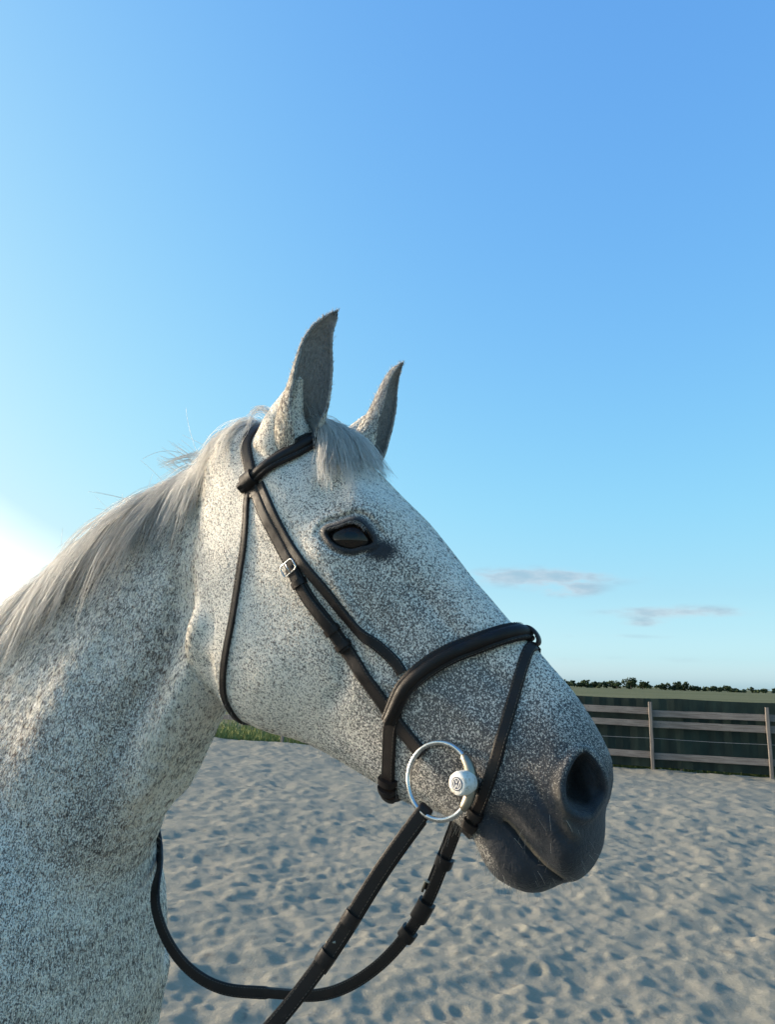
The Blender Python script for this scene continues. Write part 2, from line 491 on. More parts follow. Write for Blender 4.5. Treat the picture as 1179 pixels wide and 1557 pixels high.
hd += .0020 * np.exp(-(d / .0045) ** 2) * ramp_ends(f)
for k in range(4):                                    # wrinkles behind the corner of the mouth
    L = [(.545 - .012 * k, -.040 - .006 * k), (.560 - .011 * k, -.062), (.562 - .012 * k, -.085 + .004 * k)]
    d, f = polydist(a_, b_, L)
    hd += -.0011 * np.exp(-(d / .0022) ** 2) * ramp_ends(f)
disp += hd * head * np.where(a_ > .5, np.maximum(side, .35), side)
# neck: the long muscles and the jugular groove
NK_RIDGE = [(-.222, 1.64), (-.230, 1.61), (-.248, 1.559), (-.283, 1.487), (-.311, 1.423), (-.323, 1.361), (-.331, 1.308)]
NK_GROOVE = [(-.262, 1.70), (-.267, 1.65), (-.276, 1.6), (-.305, 1.534), (-.335, 1.476), (-.356, 1.396), (-.367, 1.326)]
nz = (co[:, 0] < -.20) & (co[:, 2] > 1.2)
for L, w, h in [(NK_RIDGE, .018, .013), (NK_GROOVE, .024, -.0140), ([(-.205, 1.58), (-.212, 1.53), (-.232, 1.48)], .012, -.005),
                ([(-.25, 1.83), (-.36, 1.76), (-.47, 1.68), (-.60, 1.58)], .028, -.004), ([(-.33, 1.70), (-.40, 1.60), (-.45, 1.44), (-.47, 1.34)], .035, .007),
                ([(-.54, 1.50), (-.58, 1.38), (-.60, 1.25)], .030, -.007)]:
    d, f = polydist(co[:, 0], co[:, 2], L)
    disp += h * np.exp(-(d / w) ** 2) * ramp_ends(f) * nz * side
# slow unevenness of living tissue
def waves(X, wl, n, seed):
    r = np.random.default_rng(seed); o = np.zeros(len(X))
    for _ in range(n):
        k = r.normal(size=3); k *= 2 * math.pi / wl / np.linalg.norm(k) * r.uniform(.7, 1.3)
        o += np.sin(X @ k + r.uniform(0, 6.28))
    return o / math.sqrt(n / 2)
disp += .0003 * waves(co, .055, 9, 3) + .00022 * waves(co, .018, 9, 4) * sstep(-.2, -.35, co[:, 0])
co = co + no * disp[:, None]
# nostrils and eye openings
nin = np.full(len(co), -1.0); ndeep = np.zeros(len(co)); ein = np.full(len(co), -1.0)
for s in (-1, 1):
    P = nost[s]; m = np.where((np.linalg.norm(co - P.c, axis=1) < .05) & (no @ P.n > -.35))[0]
    d, p, h = P.sd(co[m])
    nin[m] = np.maximum(nin[m], d)
    ndeep[m] = np.maximum(ndeep[m], sstep(.001, .007, d) * sstep(.021, -.003, (co[m] - P.c) @ np.array([.80, -s * .60, .35])))
    rear = np.array([-.35, s * 1.0, -.05]); rear /= np.linalg.norm(rear)
    t = (co[m] - P.c) @ np.array([.80, -s * .60, .15])          # - at the back edge, + at the front
    tt = sstep(-.018, .020, t)
    depth = (.032 - .021 * tt) * sstep(-.0005, .0075, d) + (.012 - .008 * tt) * sstep(.005, .016, d)
    rim = .0028 * np.exp(-((d + .0035) / .0040) ** 2) * (1 - .3 * tt)
    inward = np.array([-.45, -s * .88, .10]); inward /= np.linalg.norm(inward)
    co[m] += depth[:, None] * inward + rim[:, None] * no[m]
    P = eyes[s]; m = np.where((np.linalg.norm(co - P.c, axis=1) < .06) & (no @ P.n > .0))[0]
    d, p, h = P.sd(co[m]); ein[m] = np.maximum(ein[m], d)
    up = sstep(-.004, .008, (co[m] - P.c) @ np.array([.0, 0, 1.]))
    lid = (.0014 + .0036 * up) * np.exp(-((d + .002) / .0050) ** 2) - .0030 * up * np.exp(-((d + .0125) / .0026) ** 2) + .0009 * up * np.exp(-((d + .018) / .006) ** 2)
    lid -= .0016 * (1 - up) * np.exp(-((d + .0085) / .0022) ** 2)
    cav = .020 * sstep(-.0003, .0020, d)
    co[m] += (lid - cav)[:, None] * P.n
# a sharper line between the lips
MOUTH = [(.1600, 1.4112), (.1640, 1.4088), (.1714, 1.4026), (.1806, 1.3918), (.1912, 1.3814), (.2021, 1.3723), (.2095, 1.3675), (.2162, 1.3615)]
d, f = polydist(co[:, 0], co[:, 2], MOUTH)
mm = (co[:, 0] > .12) & (a_ > .55)
co -= no * (.0046 * np.exp(-(d / .0017) ** 2) * np.clip(f * 12, 0, 1) * mm * sstep(.2, .5, lat))[:, None]
d2, f2 = polydist(co[:, 0] - .0030, co[:, 2] - .0026, MOUTH)
lipd = np.where(mm, d2, 1.0)
set_co(me, co)

# ------------------------------------------------------------------ coat: where it is dark, where it is flecked
eyed = np.minimum(*[np.linalg.norm((co - eyes[s].c) * np.array([1, .6, 1]), axis=1) for s in (-1, 1)])
fr = np.minimum(*[np.linalg.norm((co - (eyes[s].c + np.array([.034, 0, -.016]))) * np.array([.85, .4, 1.2]), axis=1) for s in (-1, 1)])
skin = np.zeros(len(co)); q = a_ - .38 * b_
hz = (co[:, 0] > -.28)
skin = hz * (.44 * sstep(.560, .640, q) + .54 * sstep(.405, .565, q))
skin = np.maximum(skin, hz * .95 * np.exp(-(np.maximum(ein, -.05) * 0 + np.maximum(-ein, 0) / .0100) ** 2) * (eyed < .06))
skin = np.maximum(skin, hz * 1.0 * np.exp(-(fr / .0200) ** 2))
skin = np.where(nin > -.001, .88 + .27 * ndeep, skin); skin = np.where(ein > -.0015, 1.15, skin)  # shade painted into the nostril's depth; the eye opening goes near-black too
wd, wf = polydist(a_, b_, [(.572, .018), (.607, .002), (.630, -.0065), (.648, -.0095)])
lipd2 = np.exp(-(lipd / .0022) ** 2) +   .28 * np.exp(-(wd / .0055) ** 2) * ramp_ends(wf) * hz
skin = skin * (1 - .45 * hz * sstep(.64, .60, a_) * sstep(-.082, -.098, b_))
fleck = np.full(len(co), .33)
fleck = np.where(hz, .375 + .11 * sstep(.20, .34, a_ + .5 * b_) * sstep(.56, .40, a_) * sstep(-.20, -.05, b_), .49)
fleck += .20 * np.exp(-(eyed / .038) ** 2) * hz
fleck += hz * .14 * sstep(.38, .52, q)
front = sstep(.20, .30, a_) * sstep(.052, .020, b_) * sstep(-.135, -.075, b_ + .12 * sstep(.30, .45, a_) * 0)
fleck += hz * .085 * front + hz * .05 * front * sstep(.38, .46, a_)
fleck -= hz * .10 * np.exp(-((b_ - .060) / .018) ** 2) * sstep(.12, .2, a_) * sstep(.5, .42, a_)
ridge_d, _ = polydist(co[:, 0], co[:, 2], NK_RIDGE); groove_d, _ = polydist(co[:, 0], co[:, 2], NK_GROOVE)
fleck += np.where(hz, 0, .08 * np.exp(-(groove_d / .03) ** 2) - .14 * np.exp(-(ridge_d / .022) ** 2))  # relief shading put into the flecks: denser in the groove, sparser on the ridge
fleck += .022 * waves(co, .09, 8, 21)
brown = np.clip(np.where(hz, .15 + .1 * (a_ < .2), .55) + .2 * waves(co, .12, 7, 22), 0, 1) * sstep(.45, .3, a_)

# ears are added to the same skin
def ear_shell(s):
    T = catmull(np.array(EARS[s]), 40); n = len(T); R = []; info = []
    o = EAR_OPEN[s] / np.linalg.norm(EAR_OPEN[s])
    t = np.linspace(0, 1, n)
    Wd = pchip([0, .15, .35, .55, .75, .9, .97, 1], [.031, .031, .0285, .0245, .0175, .0100, .0052, .0012], t)
    Dp = pchip([0, .2, .45, .7, .9, 1], [.030, .027, .021, .0145, .0075, .001], t)
    pm = np.radians(pchip([0, .15, .30, .6, 1], [172, 150, 118, 100, 90], t))
    K = 26
    for i in range(n):
        ax = T[min(i + 1, n - 1)] - T[max(i - 1, 0)]; ax /= np.linalg.norm(ax)
        oo = o - (o @ ax) * ax; oo /= np.linalg.norm(oo); sd = np.cross(ax, oo)
        ph = np.linspace(-pm[i], pm[i], K)
        th = min(.0034, Wd[i] * .4)
        lip = 1 + .0 * ph
        outer = T[i] + np.outer(-np.cos(ph) * Dp[i], oo) + np.outer(np.sin(ph) * Wd[i], sd)
        wi, di = max(Wd[i] - th, Wd[i] * .3), max(Dp[i] - th * 1.3, Dp[i] * .3)
        inner = T[i] + np.outer(-np.cos(ph[::-1]) * di, oo) + np.outer(np.sin(ph[::-1]) * wi, sd) + oo * .0004
        R.append(np.vstack([outer, inner])); info.append(np.r_[np.zeros(K), np.ones(K)])
    V, F = loft(R)
    return V, F, np.concatenate(info), np.repeat(t, 2 * K)
nb = len(co)
allV = [co]; att = {k: [v] for k, v in dict(skin=skin, fleck=fleck, lip=lipd2, brown=brown, ear=np.zeros(len(co))).items()}
bm = bmesh.new(); bm.from_mesh(me)
for s in (-1, 1):
    V, F, inn, tt = ear_shell(s)
    vs = [bm.verts.new(v) for v in V]
    new = []
    for f in F:
        new.append(bm.faces.new([vs[i] for i in f])); new[-1].smooth = True
    bmesh.ops.recalc_face_normals(bm, faces=new)
    allV.append(V)
    att['skin'].append(np.where(inn > .5, .10, .16 * sstep(.25, .6, tt)) + .45 * sstep(.90, 1, tt)); att['ear'].append(np.where(inn > .5, .85, .45 * sstep(.2, .5, tt)))
    att['fleck'].append(np.full(len(V), .52)); att['lip'].append(np.zeros(len(V))); att['brown'].append(np.full(len(V), .3))
bm.to_mesh(me); bm.free()
for f in me.polygons: pass
me.polygons.foreach_set('use_smooth', np.ones(len(me.polygons), bool))
for k, v in att.items():
    at = me.attributes.new(k, 'FLOAT', 'POINT'); at.data.foreach_set('value', np.concatenate(v).astype(np.float32))
me.name = 'horse_body'
# ------------------------------------------------------------------ materials
class NT:
    def __init__(self, name):
        self.m = bpy.data.materials.new(name); self.m.use_nodes = True
        self.t = self.m.node_tree; self.t.nodes.clear()
        self.out = self.n('ShaderNodeOutputMaterial'); self.b = self.n('ShaderNodeBsdfPrincipled')
        self.l(self.b.outputs[0], self.out.inputs[0])
    def n(self, typ, **k):
        x = self.t.nodes.new(typ)
        for a, v in k.items(): setattr(x, a, v)
        return x
    def l(self, a, b): self.t.links.new(a, b)
    def put(self, sock, v):
        if isinstance(v, bpy.types.NodeSocket): self.l(v, sock)
        elif isinstance(v, (tuple, list)) and len(v) == 3 and sock.type == 'RGBA': sock.default_value = (*v, 1)
        else: sock.default_value = v
    def obj(self): return self.n('ShaderNodeTexCoord').outputs['Object']
    def scale(self, vec, s):
        m = self.n('ShaderNodeVectorMath', operation='MULTIPLY'); self.put(m.inputs[0], vec); m.inputs[1].default_value = s if isinstance(s, tuple) else (s, s, s); return m.outputs[0]
    def noise(self, vec, sc, det=3, rough=.5, dist=0):
        x = self.n('ShaderNodeTexNoise'); self.put(x.inputs['Vector'], vec); x.inputs['Scale'].default_value = sc; x.inputs['Detail'].default_value = det
        x.inputs['Roughness'].default_value = rough; x.inputs['Distortion'].default_value = dist; return x.outputs['Fac']
    def math(self, op, a, b=None, c=None, clamp=False):
        x = self.n('ShaderNodeMath', operation=op, use_clamp=clamp); self.put(x.inputs[0], a)
        if b is not None: self.put(x.inputs[1], b)
        if c is not None: self.put(x.inputs[2], c)
        return x.outputs[0]
    def range(self, v, a, b, c=0., d=1., smooth=True):
        x = self.n('ShaderNodeMapRange', interpolation_type='SMOOTHSTEP' if smooth else 'LINEAR'); self.put(x.inputs[0], v)
        for i, q in enumerate((a, b, c, d)): self.put(x.inputs[1 + i], q)
        return x.outputs[0]
    def mix(self, f, a, b):
        x = self.n('ShaderNodeMix', data_type='RGBA'); self.put(x.inputs[0], f); self.put(x.inputs[6], a); self.put(x.inputs[7], b); return x.outputs[2]
    def attr(self, name):
        return self.n('ShaderNodeAttribute', attribute_name=name).outputs['Fac']
    def bump(self, h, dist, strength=1.0, nrm=None):
        x = self.n('ShaderNodeBump'); x.inputs['Distance'].default_value = dist; x.inputs['Strength'].default_value = strength; self.put(x.inputs['Height'], h)
        if nrm is not None: self.put(x.inputs['Normal'], nrm)
        self.l(x.outputs[0], self.b.inputs['Normal']); return x.outputs[0]
    def set(self, **k):
        for a, v in k.items(): self.put(self.b.inputs[a.replace('_', ' ')], v)
        return self

def coat_material():
    M = NT('flea_bitten_grey_coat'); v = M.obj()
    skin, fleck, brown, lip = M.attr('skin'), M.attr('fleck'), M.attr('brown'), M.attr('lip')
    n1 = M.noise(M.scale(v, (1, 1, .72)), 560, 2.0, .55)
    n2 = M.noise(M.scale(v, (1, 1, .8)), 900, 2.0, .6)
    n3 = M.noise(v, 45, 3, .5)
    # white hairs with dark flecks: the more, the lower the threshold
    thr = M.math('SUBTRACT', .665, M.math('MULTIPLY', fleck, .34))
    thr = M.math('ADD', thr, M.math('MULTIPLY', M.math('SUBTRACT', n3, .5), -.07))
    mix12 = M.math('ADD', M.math('MULTIPLY', n1, .68), M.math('MULTIPLY', n2, .32))
    f = M.range(mix12, M.math('SUBTRACT', thr, .06), M.math('ADD', thr, .08))
    white = M.mix(n2, (.72, .66, .57), (.90, .85, .76))
    dark = M.mix(brown, (.075, .070, .070), (.120, .090, .075))
    coat = M.mix(M.math('MULTIPLY', f, .94), white, dark)
    # bare dark skin comes in hair by hair
    sk = M.math('ADD', M.math('MULTIPLY', skin, 1.25), M.math('MULTIPLY', M.math('SUBTRACT', n2, .5), 1.1))
    s = M.math('MULTIPLY', M.range(sk, .25, .95), M.range(skin, .0, .12))
    sc = M.mix(M.noise(v, 60, 4, .6), (.012, .014, .018), (.037, .040, .047))
    sc = M.mix(M.range(skin, 1.0, 1.12), sc, (.006, .006, .007))  # past bare skin: near-black that paints the shade of the nostril's depth
    coat = M.mix(M.attr('ear'), coat, M.mix(n2, (.150, .150, .155), (.295, .295, .300)))
    col = M.mix(s, coat, sc)
    col = M.mix(M.math('MULTIPLY', lip, .60), col, (.20, .16, .10))
    h = M.math('ADD', M.math('MULTIPLY', n2, .5), M.math('MULTIPLY', M.noise(M.scale(v, (1, 1, .35)), 900, 2, .6), .5))
    pore = M.math('MULTIPLY', M.noise(v, 210, 4, .65), M.range(skin, .4, .9, 0, 2.2))
    M.bump(M.math('ADD', h, pore), .0013, .75)
    M.set(Base_Color=col, Roughness=M.range(skin, .5, 1.0, .64, .56), Specular_IOR_Level=.22)
    M.b.inputs['Sheen Weight'].default_value = .12
    M.b.inputs['Sheen Roughness'].default_value = .5
    return M.m

def eye_material():
    M = NT('dark_brown_eye'); v = M.obj()
    sp = M.n('ShaderNodeSeparateXYZ'); M.l(v, sp.inputs[0])
    r = M.math('SQRT', M.math('ADD', M.math('POWER', M.math('DIVIDE', sp.outputs[0], .0075), 2.), M.math('POWER', M.math('DIVIDE', sp.outputs[2], .0045), 2.)))
    r2 = M.math('SQRT', M.math('ADD', M.math('POWER', sp.outputs[0], 2.), M.math('POWER', sp.outputs[2], 2.)))
    iris = M.mix(M.noise(M.scale(v, (1, .3, 1)), 500, 3, .6), (.009, .0055, .0042), (.024, .0125, .0085))
    c = M.mix(M.range(r, .95, 1.15), (.003, .003, .004), iris)
    c = M.mix(M.range(r2, .0165, .0200), c, (.012, .010, .010))
    M.set(Base_Color=c, Roughness=.06, Specular_IOR_Level=.34)
    return M.m

MAT_COAT = coat_material(); MAT_EYE = eye_material()
# ------------------------------------------------------------------ horse: body, eyes
horse = empty('horse', HORSE_LOC, -YAW)
tag(horse, 'flea-bitten grey horse with its head turned to show the dark muzzle, standing on the sand', 'horse')
me.materials.clear(); me.materials.append(MAT_COAT)
body = bpy.data.objects.new('body', me); COL.objects.link(body); body.parent = horse; body.location = (BX, 0, 0)
def ball(name, c, r, fwd, mat, parent, nu=48, nv=32):
    V = [(0, -r, 0)]; F = []
    for i in range(1, nv):
        th = math.pi * i / nv
        for j in range(nu):
            ph = 2 * math.pi * j / nu
            V.append((r * math.sin(th) * math.cos(ph), -r * math.cos(th), r * math.sin(th) * math.sin(ph)))
    V.append((0, r, 0))
    for j in range(nu): F.append((0, 1 + (j + 1) % nu, 1 + j)); F.append((len(V) - 1, 1 + (nv - 2) * nu + j, 1 + (nv - 2) * nu + (j + 1) % nu))
    for i in range(nv - 2):
        for j in range(nu):
            p = 1 + i * nu; F.append((p + j, p + (j + 1) % nu, p + nu + (j + 1) % nu, p + nu + j))
    o = mesh_obj(name, V, F, mat, parent)
    o.location = c; o.rotation_mode = 'QUATERNION'
    o.rotation_quaternion = Vector((0, -1, 0)).rotation_difference(Vector(fwd))
    return o
for s in (-1, 1):
    P = eyes[s]; look = P.n + np.array([.10, 0, -.05]); look /= np.linalg.norm(look)
    c = P.c - P.n * .0200 + np.array([BX - .001, 0, .001])
    ball('eye', c, .0320, look, MAT_EYE, horse).scale = (1.0, .68, .84)
# ------------------------------------------------------------------ ground, field, fence, trees
def lattice(ix, iy, seed):
    h = (ix.astype(np.int64) * 374761393 + iy.astype(np.int64) * 668265263 + seed * 2147483647) & 0xffffffff
    h = ((h ^ (h >> 13)) * 1274126177) & 0xffffffff
    return ((h ^ (h >> 16)) & 0xffffff) / float(0xffffff)
def vnoise(x, y, wl, seed):
    x = x / wl; y = y / wl; ix = np.floor(x); iy = np.floor(y); fx = x - ix; fy = y - iy
    fx = fx * fx * (3 - 2 * fx); fy = fy * fy * (3 - 2 * fy)
    g = lambda a, b: lattice(ix + a, iy + b, seed)
    return (g(0, 0) * (1 - fx) + g(1, 0) * fx) * (1 - fy) + (g(0, 1) * (1 - fx) + g(1, 1) * fx) * fy - .5
def pits(x, y, cell, seed):
    """hoof-churned pits: jittered, stretched, with a pushed-up rim"""
    o = np.zeros(len(x)); ix = np.floor(x / cell); iy = np.floor(y / cell)
    for a in (-1, 0, 1):
        for b in (-1, 0, 1):
            cx, cy = ix + a, iy + b
            px = (cx + lattice(cx, cy, seed)) * cell; py = (cy + lattice(cx, cy, seed + 1)) * cell
            an = lattice(cx, cy, seed + 2) * 6.283; am = lattice(cx, cy, seed + 3); r = cell * (.26 + .22 * lattice(cx, cy, seed + 4))
            dx, dy = x - px, y - py
            u = (dx * np.cos(an) + dy * np.sin(an)) / (r * 1.25); v = (-dx * np.sin(an) + dy * np.cos(an)) / (r * .85)
            q = np.sqrt(u * u + v * v)
            o += (.35 + .65 * am) * (-np.exp(-q ** 2 * 1.8) + .55 * np.exp(-((q - 1.25) / .42) ** 2) * (1 + .7 * u))
    return o
FENCE_A = np.array([7.16, 14.26]); FENCE_D = np.array([-.922, .387]); FENCE_D /= np.linalg.norm(FENCE_D)
FENCE_N = np.array([FENCE_D[1], -FENCE_D[0]]); FENCE_N *= np.sign(FENCE_N[1])       # outwards
def sand_height(x, y):
    h = (.0070 * pits(x, y, .25, 5) + .0060 * pits(x + .07, y, .14, 15)) * (.8 + 1.2 * vnoise(x, y, .9, 29)) + .05 * vnoise(x, y, 1.6, 30) + .036 * vnoise(x, y, .36, 31)
    h = h - .020 * np.abs(vnoise(x + .10 * vnoise(x, y, .3, 61), y, .19, 34)) - .014 * np.abs(vnoise(x, y, .085, 35))
    return h + .022 * vnoise(x, y, .13, 32) + .010 * vnoise(x, y, .055, 33) - .02

def sand_material():
    M = NT('dry_grey_sand'); v = M.obj()
    a = M.noise(v, 1.1, 4, .6); b = M.noise(v, 38, 4, .65); g = M.noise(v, 420, 2, .6)
    c = M.mix(M.range(a, .35, .68), (.290, .265, .208), (.248, .238, .192))
    c = M.mix(M.range(b, .52, .72), c, (.315, .296, .245))
    c = M.mix(M.range(M.noise(v, 9, 3, .6), .60, .75), c, (.185, .17, .14))
    c = M.mix(M.range(g, .55, .75, 0, .5), c, (.15, .135, .11))
    h = M.math('ADD', M.math('MULTIPLY', b, .7), M.math('MULTIPLY', g, .3))
    M.bump(h, .012, .8)
    M.set(Base_Color=c, Roughness=.95, Specular_IOR_Level=.1)
    return M.m
def build_sand():
    r = np.r_[np.linspace(.25, 2.4, 24), np.geomspace(2.45, 21.5, 400), np.linspace(21.8, 34, 24)]
    az = np.r_[np.linspace(-180, -48, 60), np.linspace(-46, 46, 520), np.linspace(48, 180, 60)[:-1]]
    R, A = np.meshgrid(r, np.radians(az), indexing='ij'); nr, na = R.shape
    x = (R * np.sin(A)).ravel(); y = (R * np.cos(A)).ravel()
    z = sand_height(x, y)
    out = (np.stack([x, y], 1) - FENCE_A) @ FENCE_N                 # metres beyond the fence line
    z = z * sstep(.6, .1, out) - .45 * sstep(.15, 1.6, out)
    # a little bank of pushed sand along the fence
    z = z + .03 * np.exp(-((out + .25) / .30) ** 2) * (1 + 1.2 * vnoise(x, y, .7, 40))
    idx = np.arange(nr * na).reshape(nr, na); nx = np.roll(idx, -1, 1)
    Q = np.stack([idx[:-1], nx[:-1], nx[1:], idx[1:]], -1).reshape(-1, 4)
    V = np.vstack([np.stack([x, y, z], 1), [[0, 0, -.02]]])
    o = quads_obj('sand_ground', V, Q[:, ::-1], MAT_SAND)
    return tag(o, kind='structure')
def field_material():
    M = NT('rough_pasture'); v = M.obj()
    a = M.noise(M.scale(v, (.25, 1, 1)), .06, 5, .6); b = M.noise(v, 1.7, 5, .65)
    c = M.mix(M.range(a, .35, .65), (.135, .132, .066), (.20, .18, .10))
    c = M.mix(M.range(b, .42, .68), c, (.11, .122, .05))
    M.bump(b, .15, .6)
    M.set(Base_Color=c, Roughness=.95, Specular_IOR_Level=.05)
    return M.m
def leaf_material(name, c1, c2, sc=3.0):
    M = NT(name); v = M.obj()
    c = M.mix(M.noise(v, sc, 3, .6), c1, c2)
    M.set(Base_Color=c, Roughness=.8, Specular_IOR_Level=.15)
    return M.m
def wood_material():
    M = NT('weathered_grey_board'); v = M.obj()
    a = M.noise(M.scale(v, (1.2, 30, 30)), 3, 4, .6); b = M.noise(v, 1.3, 3, .5); k = M.noise(v, 40, 2, .5)
    c = M.mix(M.range(a, .3, .7), (.23, .205, .185), (.125, .108, .095))
    c = M.mix(M.range(b, .45, .75, 0, .6), c, (.27, .24, .21))
    c = M.mix(M.range(k, .66, .74, 0, .7), c, (.05, .042, .036))
    M.bump(a, .004, .6); M.set(Base_Color=c, Roughness=.9, Specular_IOR_Level=.15)
    return M.m
def netting_material():
    M = NT('dark_green_netting'); v = M.obj()
    a = M.noise(M.scale(v, (1.5, 1.5, .25)), 2.2, 4, .6); b = M.noise(M.scale(v, (1, 1, 3)), 70, 2, .5)
    c = M.mix(M.range(a, .35, .7), (.007, .016, .014), (.018, .036, .030))
    c = M.mix(M.range(b, .5, .7, 0, .5), c, (.010, .018, .016))
    M.bump(b, .004, .5); M.set(Base_Color=c, Roughness=.75, Specular_IOR_Level=.25)
    return M.m
def wire_material():
    M = NT('galvanised_wire'); M.set(Base_Color=M.mix(M.noise(M.obj(), 30, 2), (.32, .33, .33), (.20, .20, .20)), Roughness=.5, Metallic=.3); return M.m
def bark_material():
    M = NT('bark'); M.set(Base_Color=M.mix(M.noise(M.obj(), 3, 3), (.06, .05, .04), (.10, .085, .07)), Roughness=.9); return M.m

MAT_SAND, MAT_FIELD, MAT_WOOD, MAT_NET, MAT_WIRE, MAT_BARK = sand_material(), field_material(), wood_material(), netting_material(), wire_material(), bark_material()
build_sand()
def build_field():
    r = np.r_[[10.], np.geomspace(12, 120, 90), np.geomspace(130, 7000, 50)]
    az = np.linspace(-180, 180, 241)[:-1]
    R, A = np.meshgrid(r, np.radians(az), indexing='ij'); nr, na = R.shape
    x = (R * np.sin(A)).ravel(); y = (R * np.cos(A)).ravel()
    z = -.06 + (.05 * vnoise(x, y, 1.9, 50) + .06 * vnoise(x, y, 7, 51)) * sstep(400, 60, R.ravel())
    out = (np.stack([x, y], 1) - FENCE_A) @ FENCE_N
    z = np.where(out < .3, -.40, z)
    idx = np.arange(nr * na).reshape(nr, na); nx = np.roll(idx, -1, 1)
    Q = np.stack([idx[:-1], nx[:-1], nx[1:], idx[1:]], -1).reshape(-1, 4)
    return tag(quads_obj('field', np.stack([x, y, z], 1), Q[:, ::-1], MAT_FIELD), kind='structure')
build_field()

def board(L, w, t, seed, bow=.006):
    """a sawn rail lying along x, ends at 0 and L, slightly bowed, edges eased"""
    r = np.random.default_rng(seed); n = 9; V = []; F = []
    e = min(w, t) * .18
    sec = [(-t / 2 + e, -w / 2), (t / 2 - e, -w / 2), (t / 2, -w / 2 + e), (t / 2, w / 2 - e), (t / 2 - e, w / 2), (-t / 2 + e, w / 2), (-t / 2, w / 2 - e), (-t / 2, -w / 2 + e)]
    for i in range(n):
        u = i / (n - 1); dz = bow * math.sin(math.pi * u) * r.uniform(.4, 1) + r.normal() * .0012; k = 1 + r.normal() * .015
        for a, b in sec: V.append((u * L, a, b * k + dz))
    for i in range(n - 1):
        for j in range(8): F.append((i * 8 + j, i * 8 + (j + 1) % 8, i * 8 + 8 + (j + 1) % 8, i * 8 + 8 + j))
    F.append(tuple(range(7, -1, -1))); F.append(tuple(range((n - 1) * 8, n * 8)))
    return V, F
def place(o, x, y, z, d, tilt=0.0):
    o.location = (x, y, z); o.rotation_euler = (0, tilt, math.atan2(d[1], d[0])); return o
def fence(name, label, s0, s1, step, rails, post_h, off, seed, wires=()):
    p0 = FENCE_A + FENCE_D * s0
    root = empty(name, (p0[0], p0[1], 0), math.atan2(FENCE_D[1], FENCE_D[0])); tag(root, label, 'fence')
    r = np.random.default_rng(seed); n = int(round((s1 - s0) / step))
    for i in range(n + 1):
        L = post_h + r.normal() * .015
        V, F = board(L + .25, .068, .062, seed + i, 0)
        o = mesh_obj('post', V, F, MAT_WOOD, root, smooth=False)
        o.rotation_euler = (r.normal() * .01, -math.pi / 2 + r.normal() * .012, 0); o.location = (i * step, off, -.25)
        for z in wires:
            pass
    for z, w in rails:
        for i in range(0, n, 2):
            L = min(2, n - i) * step - .006
            V, F = board(L, w + r.normal() * .004, .030, seed * 31 + i + int(z * 100))
            o = mesh_obj('rail', V, F, MAT_WOOD, root, smooth=False)
            o.location = (i * step + .003, off - .048, z + r.normal() * .012); o.rotation_euler = (r.normal() * .02, r.normal() * .004, 0)
    for z in wires:
        V = []; F = []; m = n * 4
        for i in range(m + 1):
            for k in range(5):
                a = 2 * math.pi * k / 5
                V.append((i * step / 4, off - .037 + .004 * math.cos(a), z - .012 * math.sin(math.pi * (i % 4) / 4) + .004 * math.sin(a)))
        for i in range(m):
            for k in range(5): F.append((i * 5 + k, i * 5 + (k + 1) % 5, i * 5 + 5 + (k + 1) % 5, i * 5 + 5 + k))
        mesh_obj('wire', V, F, MAT_WIRE, root)
    return root
fence('paddock_fence', 'weathered wooden fence of three rails and a wire before the dark netting', -10.35, 8.19, 2.06, [(.275, .125), (.835, .125), (1.075, .125)], 1.25, 0, 3, wires=(.575,))
fence('paddock_fence', 'low open wooden fence seen under the jaw before green grass', 10.2, 24.2, 2.8, [(.50, .12), (1.02, .11)], 1.16, .15, 9)
# dark netting on its own thin stakes, just outside the fence
def build_netting():
    p0 = FENCE_A + FENCE_D * -10 + FENCE_N * .22
    root = empty('windbreak_netting', (p0[0], p0[1], 0), math.atan2(FENCE_D[1], FENCE_D[0]))
    tag(root, 'dark green windbreak netting hung behind the wooden rails', 'netting')
    L = 18.4; pan = 2.3
    for k in range(8):
        x = np.linspace(0, pan, 33); z = np.linspace(.02, 1.34, 15)
        X, Z = np.meshgrid(x, z, indexing='ij')
        u = X / pan
        Y = .035 * np.sin(math.pi * u) * np.sin(math.pi * Z / 1.5) + .010 * np.sin(2 * math.pi * 3 * u) * (1.6 - Z) / 1.5 + .006 * np.sin(2 * math.pi * 8 * u) * np.cos(Z * 3 + k)
        Zz = Z - .02 * np.sin(math.pi * u) * (Z / 1.34)
        idx = np.arange(X.size).reshape(X.shape); a = np.stack([X.ravel() + k * pan, -Y.ravel(), Zz.ravel()], 1)
        V = np.vstack([a, a + np.array([0, -.004, 0])])
        Q = np.stack([idx[:-1, :-1], idx[1:, :-1], idx[1:, 1:], idx[:-1, 1:]], -1).reshape(-1, 4)
        n = X.size; bd = np.r_[idx[:-1, 0], idx[-1, :-1], idx[:0:-1, -1], idx[0, :0:-1]]
        Sd = np.stack([np.roll(bd, -1), bd, bd + n, np.roll(bd, -1) + n], 1)
        quads_obj('netting_panel', V, np.vstack([Q, Q[:, ::-1] + n, Sd]), MAT_NET, root, smooth=False)
        V, F = board(1.52, .035, .035, 70 + k, 0)
        o = mesh_obj('stake', V, F, MAT_WOOD, root, smooth=False); o.rotation_euler = (0, -math.pi / 2, 0); o.location = (k * pan, -.10, -.28)
build_netting()

